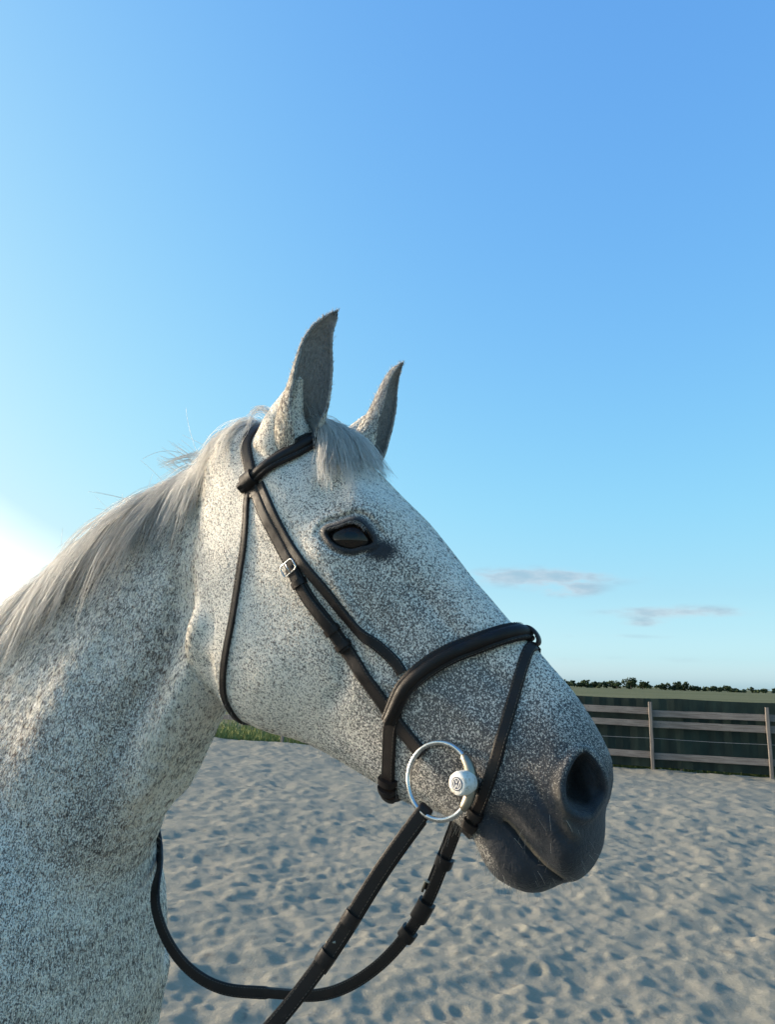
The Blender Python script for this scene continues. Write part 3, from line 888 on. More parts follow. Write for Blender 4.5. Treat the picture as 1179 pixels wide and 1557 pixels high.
# grass along the outside of the fence
def blades(n, xy, hmin, hmax, w, seed):
    r = np.random.default_rng(seed); h = r.uniform(hmin, hmax, n); an = r.uniform(0, 6.283, n); le = r.uniform(.1, .6, n) * h
    d = np.stack([np.cos(an), np.sin(an)], 1); p = np.stack([-d[:, 1], d[:, 0]], 1) * w / 2
    z = np.full((n, 1), -.08)
    V = np.stack([np.hstack([xy - p, z]), np.hstack([xy + p, z]), np.hstack([xy + d * le[:, None] * .4 + p * .7, z + h[:, None] * .6]), np.hstack([xy + d * le[:, None], z + h[:, None]])], 1).reshape(-1, 3)
    b = np.arange(n)[:, None] * 4
    return V, np.vstack([np.hstack([b, b + 1, b + 2]), np.hstack([b, b + 2, b + 3])])
def build_grass():
    n = 40000; r = np.random.default_rng(5)
    s = r.uniform(-12, 26, n); o = r.exponential(1.6, n) + .12
    xy = FENCE_A + s[:, None] * FENCE_D + (o[:, None] + .28 * (s < 8.6)[:, None]) * FENCE_N
    V, T = blades(n, xy, .07, .22, .030, 6)
    ob = quads_obj('grass', V, T, leaf_material('green_grass', (.13, .17, .045), (.25, .26, .10), 2.0), smooth=False)
    tag(ob, 'green grass growing along the far side of the fence', 'grass', kind='stuff')
build_grass()

# ------------------------------------------------------------------ the line of trees on the horizon
def crown(r, cx, cy, cz, rx, ry, rz, n, leaf):
    """leaf clumps spread through lobes in an uneven crown"""
    k = max(5, int(n / 26)); L = r.normal(size=(k, 3)); L /= np.linalg.norm(L, axis=1)[:, None]; L *= r.uniform(.25, .85, (k, 1)); L[:, 2] *= .9
    lr = r.uniform(.22, .46, k)
    V = []; F = []
    for i in range(n):
        j = r.integers(k); d = r.normal(size=3); d /= np.linalg.norm(d)
        c = (L[j] + d * lr[j] * r.uniform(.6, 1.05)) * (rx, ry, rz) + (cx, cy, cz)
        a = r.normal(size=3); a /= np.linalg.norm(a); b = np.cross(a, d + .01); b /= np.linalg.norm(b) + 1e-9
        s = leaf * r.uniform(.6, 1.5); q = len(V)
        V += [c + a * s, c + b * s * .8, c - a * s, c - b * s * .7]; F.append((q, q + 1, q + 2, q + 3))
    return V, F
LEAF = [leaf_material('far_dark_foliage', (.020, .034, .018), (.050, .070, .030), .15), leaf_material('far_green_foliage', (.028, .048, .020), (.062, .085, .032), .15)]
def tree(x, y, h, w, seed, label):
    r = np.random.default_rng(seed)
    root = empty('broadleaf_tree', (x, y, -.1)); tag(root, label, 'tree', 'taller trees along the horizon')
    V, F = limb([(0, 0, -.3), (.02 * h * .1, 0, h * .2), (r.normal() * .02 * h, 0, h * .5)], [(h * .035, h * .035), (h * .026, h * .026), (h * .01, h * .01)])
    mesh_obj('trunk', V, F, MAT_BARK, root)
    V, F = crown(r, 0, 0, h * .58, w / 2, w / 2, h * .44, 620, h * .055)
    mesh_obj('crown', V, F, LEAF[seed % 2], root, smooth=False)
FAR = 480.0
def far_x(u): return (u - 589.5) / 1150 * FAR
for u, h, w, lab in ((958, 7.6, 10.5, 'largest round-topped tree on the horizon beyond the fence'), (937, 5.2, 7.5, 'smaller tree just before the largest tree on the horizon'),
                     (980, 5.4, 6.5, 'bushy tree close after the largest round tree on the horizon'), (1032, 6.4, 3.6, 'narrow upright tree beside a round one on the horizon'),
                     (1044, 5.8, 5.0, 'round tree touching the narrow upright one on the horizon'), (893, 5.4, 6.0, 'dark tree on the horizon close to the noseband side of the face'),
                     (1103, 4.6, 4.2, 'small tree poking from the low end of the treeline')):
    tree(far_x(u), FAR - 6 - (u % 7), h, w, int(u), lab)
def treeline():
    r = np.random.default_rng(77); V = []; F = []
    for u in np.arange(-700, 1900, 4.2):
        x = far_x(u + r.normal() * 3); y = FAR + r.uniform(-10, 30); h = (3.9 + .7 * math.sin(u * .021) + r.normal() * .5) * (1.08 - .22 * sstep(960, 1180, u))
        v, f = crown(r, x, y, h * .45, r.uniform(2.6, 4.6), 3, h * .56, 60, .75)
        k = len(V); V += v; F += [tuple(i + k for i in q) for q in f]
    o = mesh_obj('treeline', V, F, LEAF[0], None, smooth=False)
    tag(o, 'dark low belt of far trees along the horizon', 'trees', kind='stuff')
treeline()
# ------------------------------------------------------------------ bridle, bit, reins
_pv = get_co(me)
_polys = [tuple(p.vertices) for p in me.polygons if p.vertices[0] < nb and _pv[p.vertices[0], 0] > -.95]
SKIN = BVHTree.FromPolygons([tuple(c) for c in _pv[:nb]], _polys)
def snap(p):
    h = SKIN.find_nearest(Vector(p)); return np.array(h[0]), np.array(h[1])
def unit(v): return v / (np.linalg.norm(v) + 1e-12)
def sweep_ribbon(C, N, w, t, bulge=.0, name='strap', mat=None, parent=None, closed=False, ridge=None):
    """a leather strap: centreline C, face normals N, width w, thickness t (scalars or arrays)"""
    n = len(C); w = np.broadcast_to(w, n); t = np.broadcast_to(t, n)
    V = []; F = []
    prof = [(-1, -.5), (-1, .15), (-.86, .5), (-.45, .5 + bulge * .8), (0, .5 + bulge), (.45, .5 + bulge * .8), (.86, .5), (1, .15), (1, -.5), (0, -.55)]
    if ridge: prof = ridge
    m = len(prof)
    for i in range(n):
        if closed: T = unit(C[(i + 1) % n] - C[i - 1])
        else: T = unit(C[min(i + 1, n - 1)] - C[max(i - 1, 0)])
        nn = unit(N[i] - (N[i] @ T) * T); b = np.cross(T, nn)
        for x, y in prof: V.append(C[i] + b * (x * w[i] / 2) + nn * (y * t[i]))
    for i in range(n if closed else n - 1):
        j = (i + 1) % n
        for k in range(m): F.append((i * m + k, i * m + (k + 1) % m, j * m + (k + 1) % m, j * m + k))
    if not closed: F.append(tuple(range(m - 1, -1, -1))); F.append(tuple(range((n - 1) * m, n * m)))
    o = mesh_obj(name, V, F, mat, parent)
    bm = bmesh.new(); bm.from_mesh(o.data); bmesh.ops.recalc_face_normals(bm, faces=bm.faces); bm.to_mesh(o.data); bm.free()
    o.data.polygons.foreach_set('use_smooth', np.ones(len(o.data.polygons), bool))
    try: o.data.set_sharp_from_angle(angle=rad(50))
    except Exception: pass
    return o
def lay(P, n, lift, smooth=3):
    """lay a path on the skin"""
    C = resample(catmull(P, n * 2), n); Q = np.zeros_like(C); N = np.zeros_like(C)
    for i in range(n): Q[i], N[i] = snap(C[i])
    Q0 = Q.copy()
    for _ in range(smooth):
        Q[1:-1] = .5 * Q[1:-1] + .25 * (Q[2:] + Q[:-2]); N[1:-1] = .5 * N[1:-1] + .25 * (N[2:] + N[:-2])
    N = np.array([unit(v) for v in N])
    dip = np.einsum('ij,ij->i', Q0 - Q, N); Q = Q + N * np.maximum(dip, 0)[:, None]
    return Q + N * np.broadcast_to(lift, n)[:, None], N
def both(P):
    """continue a near-side path over the midline to the far side"""
    P = np.array(P, float); M = P[::-1].copy(); M[:, 1] *= -1
    return np.vstack([P, M if abs(P[-1, 1]) > .012 else M[1:]])
def tube(P, r, k=8, closed=False):
    P = np.asarray(P, float); n = len(P); V = []; F = []; r = np.broadcast_to(r, n); up = None
    for i in range(n):
        T = unit(P[(i + 1) % n] - P[i - 1]) if closed else unit(P[min(i + 1, n - 1)] - P[max(i - 1, 0)])
        if up is None: up = unit(np.cross(T, (.3, .2, .9)))
        up = unit(up - (up @ T) * T); b = np.cross(T, up)
        for j in range(k):
            a = 2 * math.pi * j / k; V.append(P[i] + r[i] * (math.cos(a) * up + math.sin(a) * b))
    for i in range(n if closed else n - 1):
        for j in range(k):
            q = ((i + 1) % n) * k; F.append((i * k + j, i * k + (j + 1) % k, q + (j + 1) % k, q + j))
    if not closed: F.append(tuple(range(k - 1, -1, -1))); F.append(tuple(range((n - 1) * k, n * k)))
    return V, F
def merge(*VF):
    V = []; F = []
    for v, f in VF:
        k = len(V); V += [tuple(q) for q in v]; F += [tuple(i + k for i in q) for q in f]
    return V, F
def band(C, N, w, t, i, length, name, parent, mat, grow=.0024):
    """a keeper loop round a strap at index i"""
    n = len(C); L = np.linalg.norm(C[min(i + 1, n - 1)] - C[max(i - 1, 0)]) / 2; k = max(1, int(round(length / L / 2)))
    lo, hi = max(0, i - k), min(n - 1, i + k)
    idx = np.linspace(lo, hi, 4); ax = np.arange(n)
    c = np.stack([np.interp(idx, ax, C[:, q]) for q in range(3)], 1); nn = np.stack([np.interp(idx, ax, N[:, q]) for q in range(3)], 1)
    return sweep_ribbon(c, nn, w + grow, t + grow, .25, name, mat, parent)

def leather_material(name, c1, c2, rough=.48):
    M = NT(name); v = M.obj()
    a = M.noise(v, 70, 4, .6); g = M.noise(v, 900, 2, .6); s = M.noise(v, 14, 3, .6)
    c = M.mix(M.range(s, .35, .7), c1, c2); c = M.mix(M.range(a, .58, .75, 0, .55), c, tuple(q * 2.2 for q in c2))
    M.bump(M.math('ADD', M.math('MULTIPLY', g, .5), M.math('MULTIPLY', a, .5)), .0009, .7)
    M.set(Base_Color=c, Roughness=M.range(a, .3, .7, rough - .08, rough + .14), Specular_IOR_Level=.32); return M.m
LEATHER = leather_material('dark_brown_leather', (.0080, .0056, .0052), (.0155, .0102, .0085))
LEATHER_WORN = leather_material('rubbed_brown_leather', (.0105, .0075, .0068), (.020, .0135, .011), .55)
def metal_material(name, c, rough, k=1.0):
    M = NT(name); v = M.obj(); a = M.noise(v, 120, 3, .6)
    M.set(Base_Color=M.mix(a, tuple(q * .75 for q in c), c), Roughness=M.range(a, .3, .7, rough - .06, rough + .08), Metallic=k); return M.m
STEEL = metal_material('polished_steel', (.62, .62, .61), .24)
DULL = metal_material('used_steel', (.36, .33, .27), .45)
def plain(name, c, rough=.5, spec=.4):
    M = NT(name); v = M.obj(); M.set(Base_Color=M.mix(M.noise(v, 150, 3, .6), tuple(q * .86 for q in c), c), Roughness=rough, Specular_IOR_Level=spec); return M.m
WHITE_RUBBER = plain('white_rubber', (.74, .72, .68), .45)
def dirty_white():
    M = NT('scuffed_white_rubber'); v = M.obj(); a = M.noise(v, 160, 5, .7); b = M.noise(v, 420, 3, .6)
    c = M.mix(M.range(a, .50, .72), (.76, .74, .69), (.42, .36, .27)); c = M.mix(M.range(b, .62, .75, 0, .6), c, (.25, .21, .16))
    M.bump(b, .0006, .6); M.set(Base_Color=c, Roughness=.55, Specular_IOR_Level=.35); return M.m
GUARD_RUBBER = dirty_white()
INK = plain('dark_blue_print', (.030, .040, .085), .5)
THREAD = plain('pale_thread', (.10, .088, .075), .8, .1)

bridle = empty('bridle', HORSE_LOC, -YAW)
tag(bridle, 'dark brown leather bridle with a padded noseband and flash strap on the grey horse', 'bridle')
def B(o): o.location = (BX, 0, 0); return o
def stitches(C, N, w, t, name, parent, step=.0042, inset=.0018, sides=(-1, 1)):
    """two rows of thread dashes along a strap"""
    d = np.r_[0, np.cumsum(np.linalg.norm(np.diff(C, axis=0), axis=1))]; V = []; F = []
    ax = np.arange(0.004, d[-1] - .004, step)
    I = lambda A, s: np.stack([np.interp(s, d, A[:, k]) for k in range(3)], 1)
    c = I(C, ax); c2 = I(C, ax + step * .62); n1 = I(N, ax)
    for p, q, nn in zip(c, c2, n1):
        T = unit(q - p); nn = unit(nn - (nn @ T) * T); b = np.cross(T, nn)
        for s in sides:
            o = b * s * (w / 2 - inset) + nn * (t * .5 + .0002); k = len(V)
            for x in (p, q):
                V += [x + o - b * .00035, x + o + nn * .0004, x + o + b * .00035]
            F += [(k, k + 1, k + 4, k + 3), (k + 1, k + 2, k + 5, k + 4), (k, k + 3, k + 5, k + 2), (k, k + 2, k + 1), (k + 3, k + 4, k + 5)]
    o = mesh_obj(name, V, F, THREAD, parent, smooth=False); tag(o, kind='stuff'); return o
def strap(name, P, n, w, t, lift=.0, mat=None, bulge=.06, smooth=9, st=True, under=0.0):
    C, N = lay(P, n, t / 2 + lift + under, smooth)
    o = B(sweep_ribbon(C, N, w, t, bulge, name, mat or LEATHER, bridle))
    if st: stitches(C, N, w if np.isscalar(w) else float(np.mean(w)), t, 'stitching', o)
    return o, C, N
def buckle(C, N, i, w, parent, mat=STEEL, long=.014):
    T = unit(C[i + 1] - C[i - 1]); n = unit(N[i] - (N[i] @ T) * T); b = np.cross(T, n); c = C[i] + n * .0028
    q = [c + b * x * (w / 2 + .0022) + T * y * long / 2 for x, y in ((-1, -1), (1, -1), (1, 1), (-1, 1))]
    P = []
    for k in range(4):
        a, e = q[k], q[(k + 1) % 4]
        P += [a + (e - a) * u for u in (.12, .5, .88)]
    v1 = tube(P, .0011, 6, True); v2 = tube([c - T * long / 2 + n * .0006, c + n * .0016, c + T * long * .52 + n * .0006], .0008, 6)
    o = B(mesh_obj('buckle', *merge(v1), STEEL, bridle)); mesh_obj('buckle_tongue', *v2, STEEL, o)
    return o

# headpiece over the poll, from cheek to cheek
strap('headpiece', both([(-.1400, -.0865, 1.766), (-.1432, -.0852, 1.7741), (-.1514, -.0829, 1.795), (-.1613, -.0785, 1.8162), (-.1691, -.0739, 1.8333), (-.1717, -.0690, 1.845), (-.1712, -.0560, 1.8560), (-.170, -.035, 1.862), (-.170, 0, 1.866)]), 90, .0160, .0034, .0010, smooth=5)
# browband, hidden in the middle by the forelock
BROW = both([(-.1640, -.0821, 1.7770), (-.147, -.0841, 1.7866), (-.1347, -.0856, 1.7928), (-.1181, -.0855, 1.8032), (-.1063, -.0782, 1.8152), (-.0959, -.0744, 1.8238), (-.0880, -.0640, 1.8345), (-.0790, -.0500, 1.8430), (-.068, -.025, 1.851), (-.064, 0, 1.853)])
C, N = lay(BROW, 120, .0030 + .0035, 6)
C2 = C; o = B(sweep_ribbon(C, N, np.interp(np.linspace(0, 1, 120), [0, .08, .2, .8, .92, 1], [.016, .018, .0225, .0225, .018, .016]), .0060, 0, 'browband', LEATHER, bridle,
    ridge=[(-1, -.5), (-1, .1), (-.88, .32), (-.55, .38), (-.5, .62), (-.25, .9), (0, .98), (.25, .9), (.5, .62), (.55, .38), (.88, .32), (1, .1), (1, -.5), (0, -.5)]))
stitches(C[8:-8], N[8:-8], .0205, .0056, 'stitching', o)
for i in (6, 113): B(band(C, N, .018, .008, i, .020, 'browband_loop', bridle, LEATHER_WORN, .004))
# cheekpieces and the noseband's own cheek straps
for s in (-1, 1):
    f = lambda L: [(x, y * -s, z) for x, y, z in L]
    cp = f([(-.1455, -.0855, 1.7800), (-.1400, -.0870, 1.7700), (-.108, -.0924, 1.7182), (-.0716, -.0903, 1.6642), (-.0585, -.086, 1.6407), (-.035, -.08, 1.6116), (-.0168, -.0733, 1.5855), (.0046, -.0672, 1.5577), (.0303, -.0588, 1.5237), (.0476, -.0545, 1.4999), (.0600, -.0540, 1.4860), (.0740, -.0555, 1.4705)])
    o, C, N = strap('cheekpiece', cp, 110, np.interp(np.linspace(0, 1, 110), [0, .3, .36, 1], [.0150, .0150, .0165, .0155]), .0034, .0008, mat=LEATHER_WORN)
    # turned-back billet lies on top of the lower half
    n0, n1 = 36, 70
    o2 = B(sweep_ribbon(C[n0:n1] + N[n0:n1] * .0040, N[n0:n1], .0140, .0034, .12, 'billet', LEATHER, bridle)); stitches(C[n0:n1] + N[n0:n1] * .0040, N[n0:n1], .0140, .0034, 'stitching', o2)
    buckle(C + N * .0035, N, 36, .0165, bridle)
    for i in (42, 61, 67): B(band(C + N * .002, N, .0165, .0074, i, .0075, 'keeper', bridle, LEATHER))
    nb_ = f([(-.1330, -.0885, 1.7790), (-.1237, -.0901, 1.7655), (-.0885, -.0941, 1.7073), (-.0623, -.0939, 1.6765), (-.0327, -.0874, 1.6446), (-.0105, -.0788, 1.6183), (.0166, -.0692, 1.5911), (.0439, -.0639, 1.5701), (.0530, -.0621, 1.5569)])
    strap('noseband_hanger', nb_, 90, .0125, .0030, .0006)
# noseband: padded over the nose, plain strap under the chin groove
NB = both([(.0360, -.0545, 1.505), (.0400, -.0557, 1.512), (.0441, -.0572, 1.519), (.0523, -.0609, 1.5345), (.0597, -.0623, 1.5440), (.0676, -.0613, 1.5515), (.0816, -.0565, 1.5638), (.0969, -.0508, 1.5742), (.1121, -.0446, 1.5817), (.1273, -.0382, 1.5886), (.1417, -.034, 1.5939), (.1552, -.0269, 1.5990), (.1700, -.0150, 1.6030), (.1755, -.003, 1.6045)])
C, N = lay(NB, 110, .0035 + .003, 5)
o = B(sweep_ribbon(C, N, np.interp(np.linspace(0, 1, 110), [0, .1, .2, .8, .9, 1], [.017, .020, .0225, .0225, .020, .017]), .0058, 0, 'noseband', LEATHER, bridle,
    ridge=[(-1, -.5), (-1, .0), (-.9, .2), (-.62, .24), (-.56, .5), (-.30, .86), (0, .95), (.30, .86), (.56, .5), (.62, .24), (.9, .2), (1, .0), (1, -.5), (0, -.5)]))
stitches(C[4:-4], N[4:-4], .0235, .0032, 'stitching', o)
o, C, N = strap('chin_strap', both([(.0455, -.0570, 1.520), (.0438, -.0561, 1.513), (.0369, -.0523, 1.5), (.0343, -.0468, 1.4807), (.0302, -.0381, 1.4589), (.0263, -.0296, 1.4369), (.0225, -.0160, 1.4225), (.0215, 0, 1.4200)]), 80, .0160, .0044, .0012, mat=LEATHER)
for i in (27, 30, 33): B(band(C, N, .018, .0075 if i != 30 else .010, i, .008, 'keeper', bridle, LEATHER, .004))
# flash loop on the front of the nose and the strap down to the chin
FL_TOP = np.array([.1835, 0, 1.5960])
o, C, N = strap('flash_strap', both([(.1890, .0, 1.5900), (.1865, -.0060, 1.5905), (.1820, -.0118, 1.5900), (.1795, -.0255, 1.5725), (.1749, -.0335, 1.5502), (.1699, -.0417, 1.5264), (.1643, -.0499, 1.5007), (.1569, -.0536, 1.4732), (.1506, -.0535, 1.4547), (.1432, -.052, 1.4374), (.1329, -.0435, 1.4185), (.1262, -.0406, 1.4055), (.1195, -.0311, 1.3963), (.1165, -.0120, 1.3945), (.1160, 0, 1.3945)])[1:-1], 130, .0125, .0030, .0008, mat=LEATHER)
for i in (50, 53): B(band(C, N, .0135, .006, i, .007, 'keeper', bridle, LEATHER, .003))
n = 40; th = np.linspace(0, 2 * math.pi, n, endpoint=False)
ctr, nn = snap((.1800, 0, 1.600)); tdir = unit(np.array([.62, 0, -.78]))
Cl = ctr + nn * .0062 + np.outer(np.cos(th) * .0115, tdir) + np.outer(np.sin(th) * .0058, nn)
Nl = np.outer(np.cos(th) / .0115, tdir) + np.outer(np.sin(th) / .0058, nn)
B(sweep_ribbon(Cl, Nl, .016, .003, .1, 'flash_loop', LEATHER, bridle, closed=True))
# throatlash
TH = [(-.1500, -.0865, 1.785), (-.1556, -.0855, 1.767), (-.1532, -.0859, 1.7369), (-.154, -.0836, 1.7042), (-.1583, -.0808, 1.6762), (-.1617, -.0807, 1.6479), (-.1659, -.0789, 1.6161), (-.1725, -.0731, 1.5888), (-.1782, -.0668, 1.5692), (-.1822, -.0607, 1.5535), (-.1861, -.0507, 1.5376), (-.1876, -.0418, 1.5257), (-.1849, -.0358, 1.5137), (-.1800, -.0300, 1.5040), (-.1800, -.0120, 1.4980), (-.1800, 0, 1.4970)]
o, C, N = strap('throatlash', both(TH), 150, .0090, .0030, .0008, mat=LEATHER)

# --- bit
bit = empty('snaffle_bit', HORSE_LOC, -YAW)
tag(bit, 'loose ring snaffle bit with a white round guard at the corner of the mouth', 'bit')
RC = np.array([.0970, -.0590, 1.4480]); RR = .0378
for s in (-1, 1):
    f = lambda p: np.array(p) * np.array([1, -s, 1])
    tilt = np.array([.10, 0, .0])
    th = np.linspace(0, 2 * math.pi, 72, endpoint=False)
    P = np.array([f(RC + np.array([RR * .97 * math.cos(a), -.004 * math.cos(a) + .004 * math.sin(a), RR * math.sin(a)])) for a in th])
    B(mesh_obj('bit_ring', *tube(P, .0030, 12, True), STEEL, bit))
    # thick sleeve where the ring runs through the mouthpiece
    k = np.radians(np.linspace(-42, 46, 24)); r = .0030 + .0032 * np.sqrt(np.clip(1 - np.abs(np.linspace(-1, 1, 24)) ** 3, 0, 1))
    P = np.array([f(RC + np.array([RR * .97 * math.cos(a), -.004 * math.cos(a) + .004 * math.sin(a), RR * math.sin(a)])) for a in k])
    B(mesh_obj('bit_sleeve', *tube(P, r, 12), DULL, bit))
    gc = RC + np.array([RR * .97 - .0065, -.010, .0012])
    ax = unit(np.array([-.30, -.95, -.02]))                     # the guard's outer face
    e1 = unit(np.cross(ax, (0, 0, 1))); e2 = np.cross(e1, ax)
    V = []; F = []; K = 40
    prof = [(d * (.72 if d < 0 else 1), r_ * .88) for d, r_ in [(-.0130, .0001), (-.0130, .0105), (-.0121, .0126), (-.0100, .0136), (-.0020, .0139), (.0065, .0137), (.0098, .0128), (.0112, .0104), (.0114, .0001)]]
    for d, r_ in prof:
        for j in range(K):
            a = 2 * math.pi * j / K; V.append(f(gc + ax * d + e1 * r_ * math.cos(a) + e2 * r_ * math.sin(a)))
    for i in range(len(prof) - 1):
        for j in range(K):
            q = (i * K + j, i * K + (j + 1) % K, i * K + K + (j + 1) % K, i * K + K + j); F.append(q if s < 0 else q[::-1])
    g = B(mesh_obj('bit_guard', V, F, GUARD_RUBBER, bit))
    bm = bmesh.new(); bm.from_mesh(g.data); bmesh.ops.recalc_face_normals(bm, faces=bm.faces); bm.to_mesh(g.data); bm.free()
    # round printed mark: dark disc, pale ring, a V above a W
    def flat(polys, h, name, mat):
        V = []; F = []
        for poly in polys:
            k0 = len(V)
            for x, y in poly: V.append(f(gc + ax * (.0114 + h) + e1 * x + e2 * y))
            for x, y in poly: V.append(f(gc + ax * (.0114 + h - .0003) + e1 * x + e2 * y))
            m = len(poly); F.append(tuple(range(k0, k0 + m))); F.append(tuple(range(k0 + 2 * m - 1, k0 + m - 1, -1)))
            for i in range(m): F.append((k0 + i, k0 + m + i, k0 + m + (i + 1) % m, k0 + (i + 1) % m))
        o = mesh_obj(name, V, F, mat, g, smooth=False)
        bm = bmesh.new(); bm.from_mesh(o.data); bmesh.ops.recalc_face_normals(bm, faces=bm.faces); bm.to_mesh(o.data); bm.free()
    ci = lambda r, n=40: [(r * math.cos(2 * math.pi * i / n), r * math.sin(2 * math.pi * i / n)) for i in range(n)]
    sx = -1.0
    flat([ci(.0067)], .0004, 'badge', INK)
    def bar(p, q, w=.00085):
        p = np.array(p, float) * (sx, 1); q = np.array(q, float) * (sx, 1); t = unit(q - p); b = np.array([-t[1], t[0]]) * w / 2
        return [tuple(p + b), tuple(p - b), tuple(q - b), tuple(q + b)]
    rng_ = []
    for i in range(32):
        a, b2 = 2 * math.pi * i / 32, 2 * math.pi * (i + 1) / 32
        rng_.append([(.0058 * math.cos(a), .0058 * math.sin(a)), (.0058 * math.cos(b2), .0058 * math.sin(b2)), (.0050 * math.cos(b2), .0050 * math.sin(b2)), (.0050 * math.cos(a), .0050 * math.sin(a))])
    flat(rng_ + [bar((-.0019, .0045), (0, .0008)), bar((.0019, .0045), (0, .0008)), bar((-.0040, .0027), (-.0018, -.0040)), bar((-.0018, -.0040), (0, -.0004)), bar((0, -.0004), (.0018, -.0040)), bar((.0018, -.0040), (.0040, .0027))], .0007, 'badge_print', WHITE_RUBBER)
mp = [(.1305, -.058, 1.4470), (.1270, -.040, 1.4470), (.124, -.012, 1.4480), (.1235, 0, 1.4482), (.124, .012, 1.4480), (.1270, .040, 1.4470), (.1305, .058, 1.4470)]
B(mesh_obj('mouthpiece', *tube(catmull(mp, 30), .0085, 12), DULL, bit))

# --- reins: one loop from ring to ring, hanging and going up over the neck
reins = empty('reins', HORSE_LOC, -YAW)
tag(reins, 'dark leather reins hanging in a slack loop from the bit and round the neck', 'reins')
R1 = [(.0800, -.0610, 1.4150), (.0620, -.0660, 1.3900), (.0320, -.0700, 1.3480), (.0060, -.0760, 1.3030), (-.0250, -.0840, 1.2550), (-.0620, -.0950, 1.2060), (-.1050, -.1080, 1.1600), (-.1500, -.1200, 1.1250), (-.2300, -.1500, 1.0850), (-.3200, -.1800, 1.0900), (-.4200, -.2150, 1.1500), (-.5300, -.2350, 1.2700), (-.6600, -.2200, 1.4000), (-.8100, -.1500, 1.5150), (-.8900, -.0500, 1.5800), (-.9000, .0000, 1.5900)]
R2 = [(.0860, .0590, 1.4110), (.0768, .0600, 1.3839), (.0596, .0612, 1.3441), (.0489, .0625, 1.3160), (.0388, .0638, 1.2951), (.0181, .0650, 1.2620), (-.0129, .0663, 1.2249), (-.0482, .0675, 1.1958), (-.0811, .0688, 1.1760), (-.1143, .0700, 1.1644), (-.1500, .0712, 1.1604), (-.2030, .0700, 1.1541), (-.2348, .0620, 1.1510), (-.2711, .0520, 1.1613), (-.3049, .0430, 1.1830), (-.3279, .0360, 1.2134), (-.3494, .0360, 1.2500), (-.3620, .0560, 1.2700), (-.3880, .0920, 1.2820), (-.4350, .1200, 1.3020), (-.5100, .1300, 1.3850), (-.5700, .1450, 1.4300), (-.6300, .1500, 1.4800), (-.7000, .1500, 1.5350), (-.8400, .0800, 1.5800), (-.9000, .0060, 1.5900)]
def RN(o): o.location = (BX, 0, 0); return o
def rein(R, n, s):
    C = resample(catmull(R, n * 3), n)
    for i in range(n):                                            # never inside the neck
        if C[i, 0] < -.25:
            q, nq = snap(C[i]); d = (C[i] - q) @ nq
            if d < .004: C[i] = q + nq * .004
    for _ in range(30): C[1:-1] = .5 * C[1:-1] + .25 * (C[2:] + C[:-2])
    N = np.zeros_like(C)
    for i in range(n):
        T = unit(C[min(i + 1, n - 1)] - C[max(i - 1, 0)]); f = i / n
        side = np.array([.18, s * 1.0, .0]) if s < 0 else np.array([.10, -1.0, .05])
        if C[i, 0] < -.54: side = np.array(snap(C[i])[1])
        N[i] = unit(side - (side @ T) * T)
    return C, N
C, N = rein(R1, 220, -1)
w = np.interp(np.linspace(0, 1, 220), [0, .02, .26, .30, 1], [.0162, .0166, .0164, .0154, .0152])
o = RN(sweep_ribbon(C, N, w, .0030, .06, 'rein', LEATHER, reins)); stitches(C[:150], N[:150], .0148, .0030, 'stitching', o)
# billet folded back round the ring, its hook stud and keepers
k = 30
Cb = C[1:k] - N[1:k] * .0050 + np.cross(N[1:k], np.gradient(C, axis=0)[1:k] / np.linalg.norm(np.gradient(C, axis=0)[1:k], axis=1)[:, None]) * .0022
o = RN(sweep_ribbon(Cb, -N[1:k], .0145, .0034, .1, 'billet', LEATHER_WORN, reins)); stitches(Cb, -N[1:k], .0145, .0034, 'stitching', o)
def wrap(Ca, Na, ringc, w, name):
    """the turn of leather round the ring"""
    T = unit(Ca[2] - Ca[0]); n0 = Na[0]; th = np.linspace(-.5 * math.pi, .5 * math.pi, 14); c = Ca[0] - n0 * .0025
    P = c - np.outer(np.cos(th) * .0062, T) + np.outer(np.sin(th) * .0045, n0); Nn = -np.outer(np.cos(th), T) + np.outer(np.sin(th), n0)
    return RN(sweep_ribbon(P, Nn, w, .0036, .1, name, LEATHER, reins))
wrap(C, N, RC, .0150, 'rein_turn')
for i, nm in ((20, 'keeper'), (27, 'keeper')): RN(band(C - N * .002, N, .0165, .0085, i, .007, nm, reins, LEATHER))
RN(mesh_obj('hook_stud', *tube([C[24] + N[24] * .001 - (0, 0, .0), C[24] - np.array([.010, 0, .002]), C[24] - np.array([.014, 0, .012])], [.0016, .0022, .0016], 8), DULL, reins))
C, N = rein(R2, 240, 1)
u = np.linspace(0, 1, 240)
w = np.interp(u, [0, .02, .15, .255, .258, .290, .293, 1], [.0140, .0140, .0140, .0135, .0118, .0118, .0145, .0145])
o = RN(sweep_ribbon(C, N, w, np.interp(u, [0, .255, .258, .290, .293, 1], [.0030, .0030, .0055, .0055, .0032, .0032]), .06, 'rein', LEATHER, reins)); stitches(C[:110], N[:110], .0140, .0030, 'stitching', o)
k = 21; Cb = C[1:k] - N[1:k] * .0046 - np.array([.004, 0, .0])
RN(sweep_ribbon(Cb, -N[1:k], .0140, .0034, .1, 'billet', LEATHER_WORN, reins))
wrap(C, N, RC * np.array([1, -1, 1]), .0145, 'rein_turn')
for i, L in ((13, .007), (24, .020), (30, .007)): RN(band(C, N, .0165, .0085, i, L, 'keeper', reins, LEATHER, .004))
RN(mesh_obj('hook_stud', *tube([C[18], C[18] - np.array([.012, 0, -.002]), C[18] - np.array([.016, 0, .010])], [.0016, .0022, .0016], 8), DULL, reins))
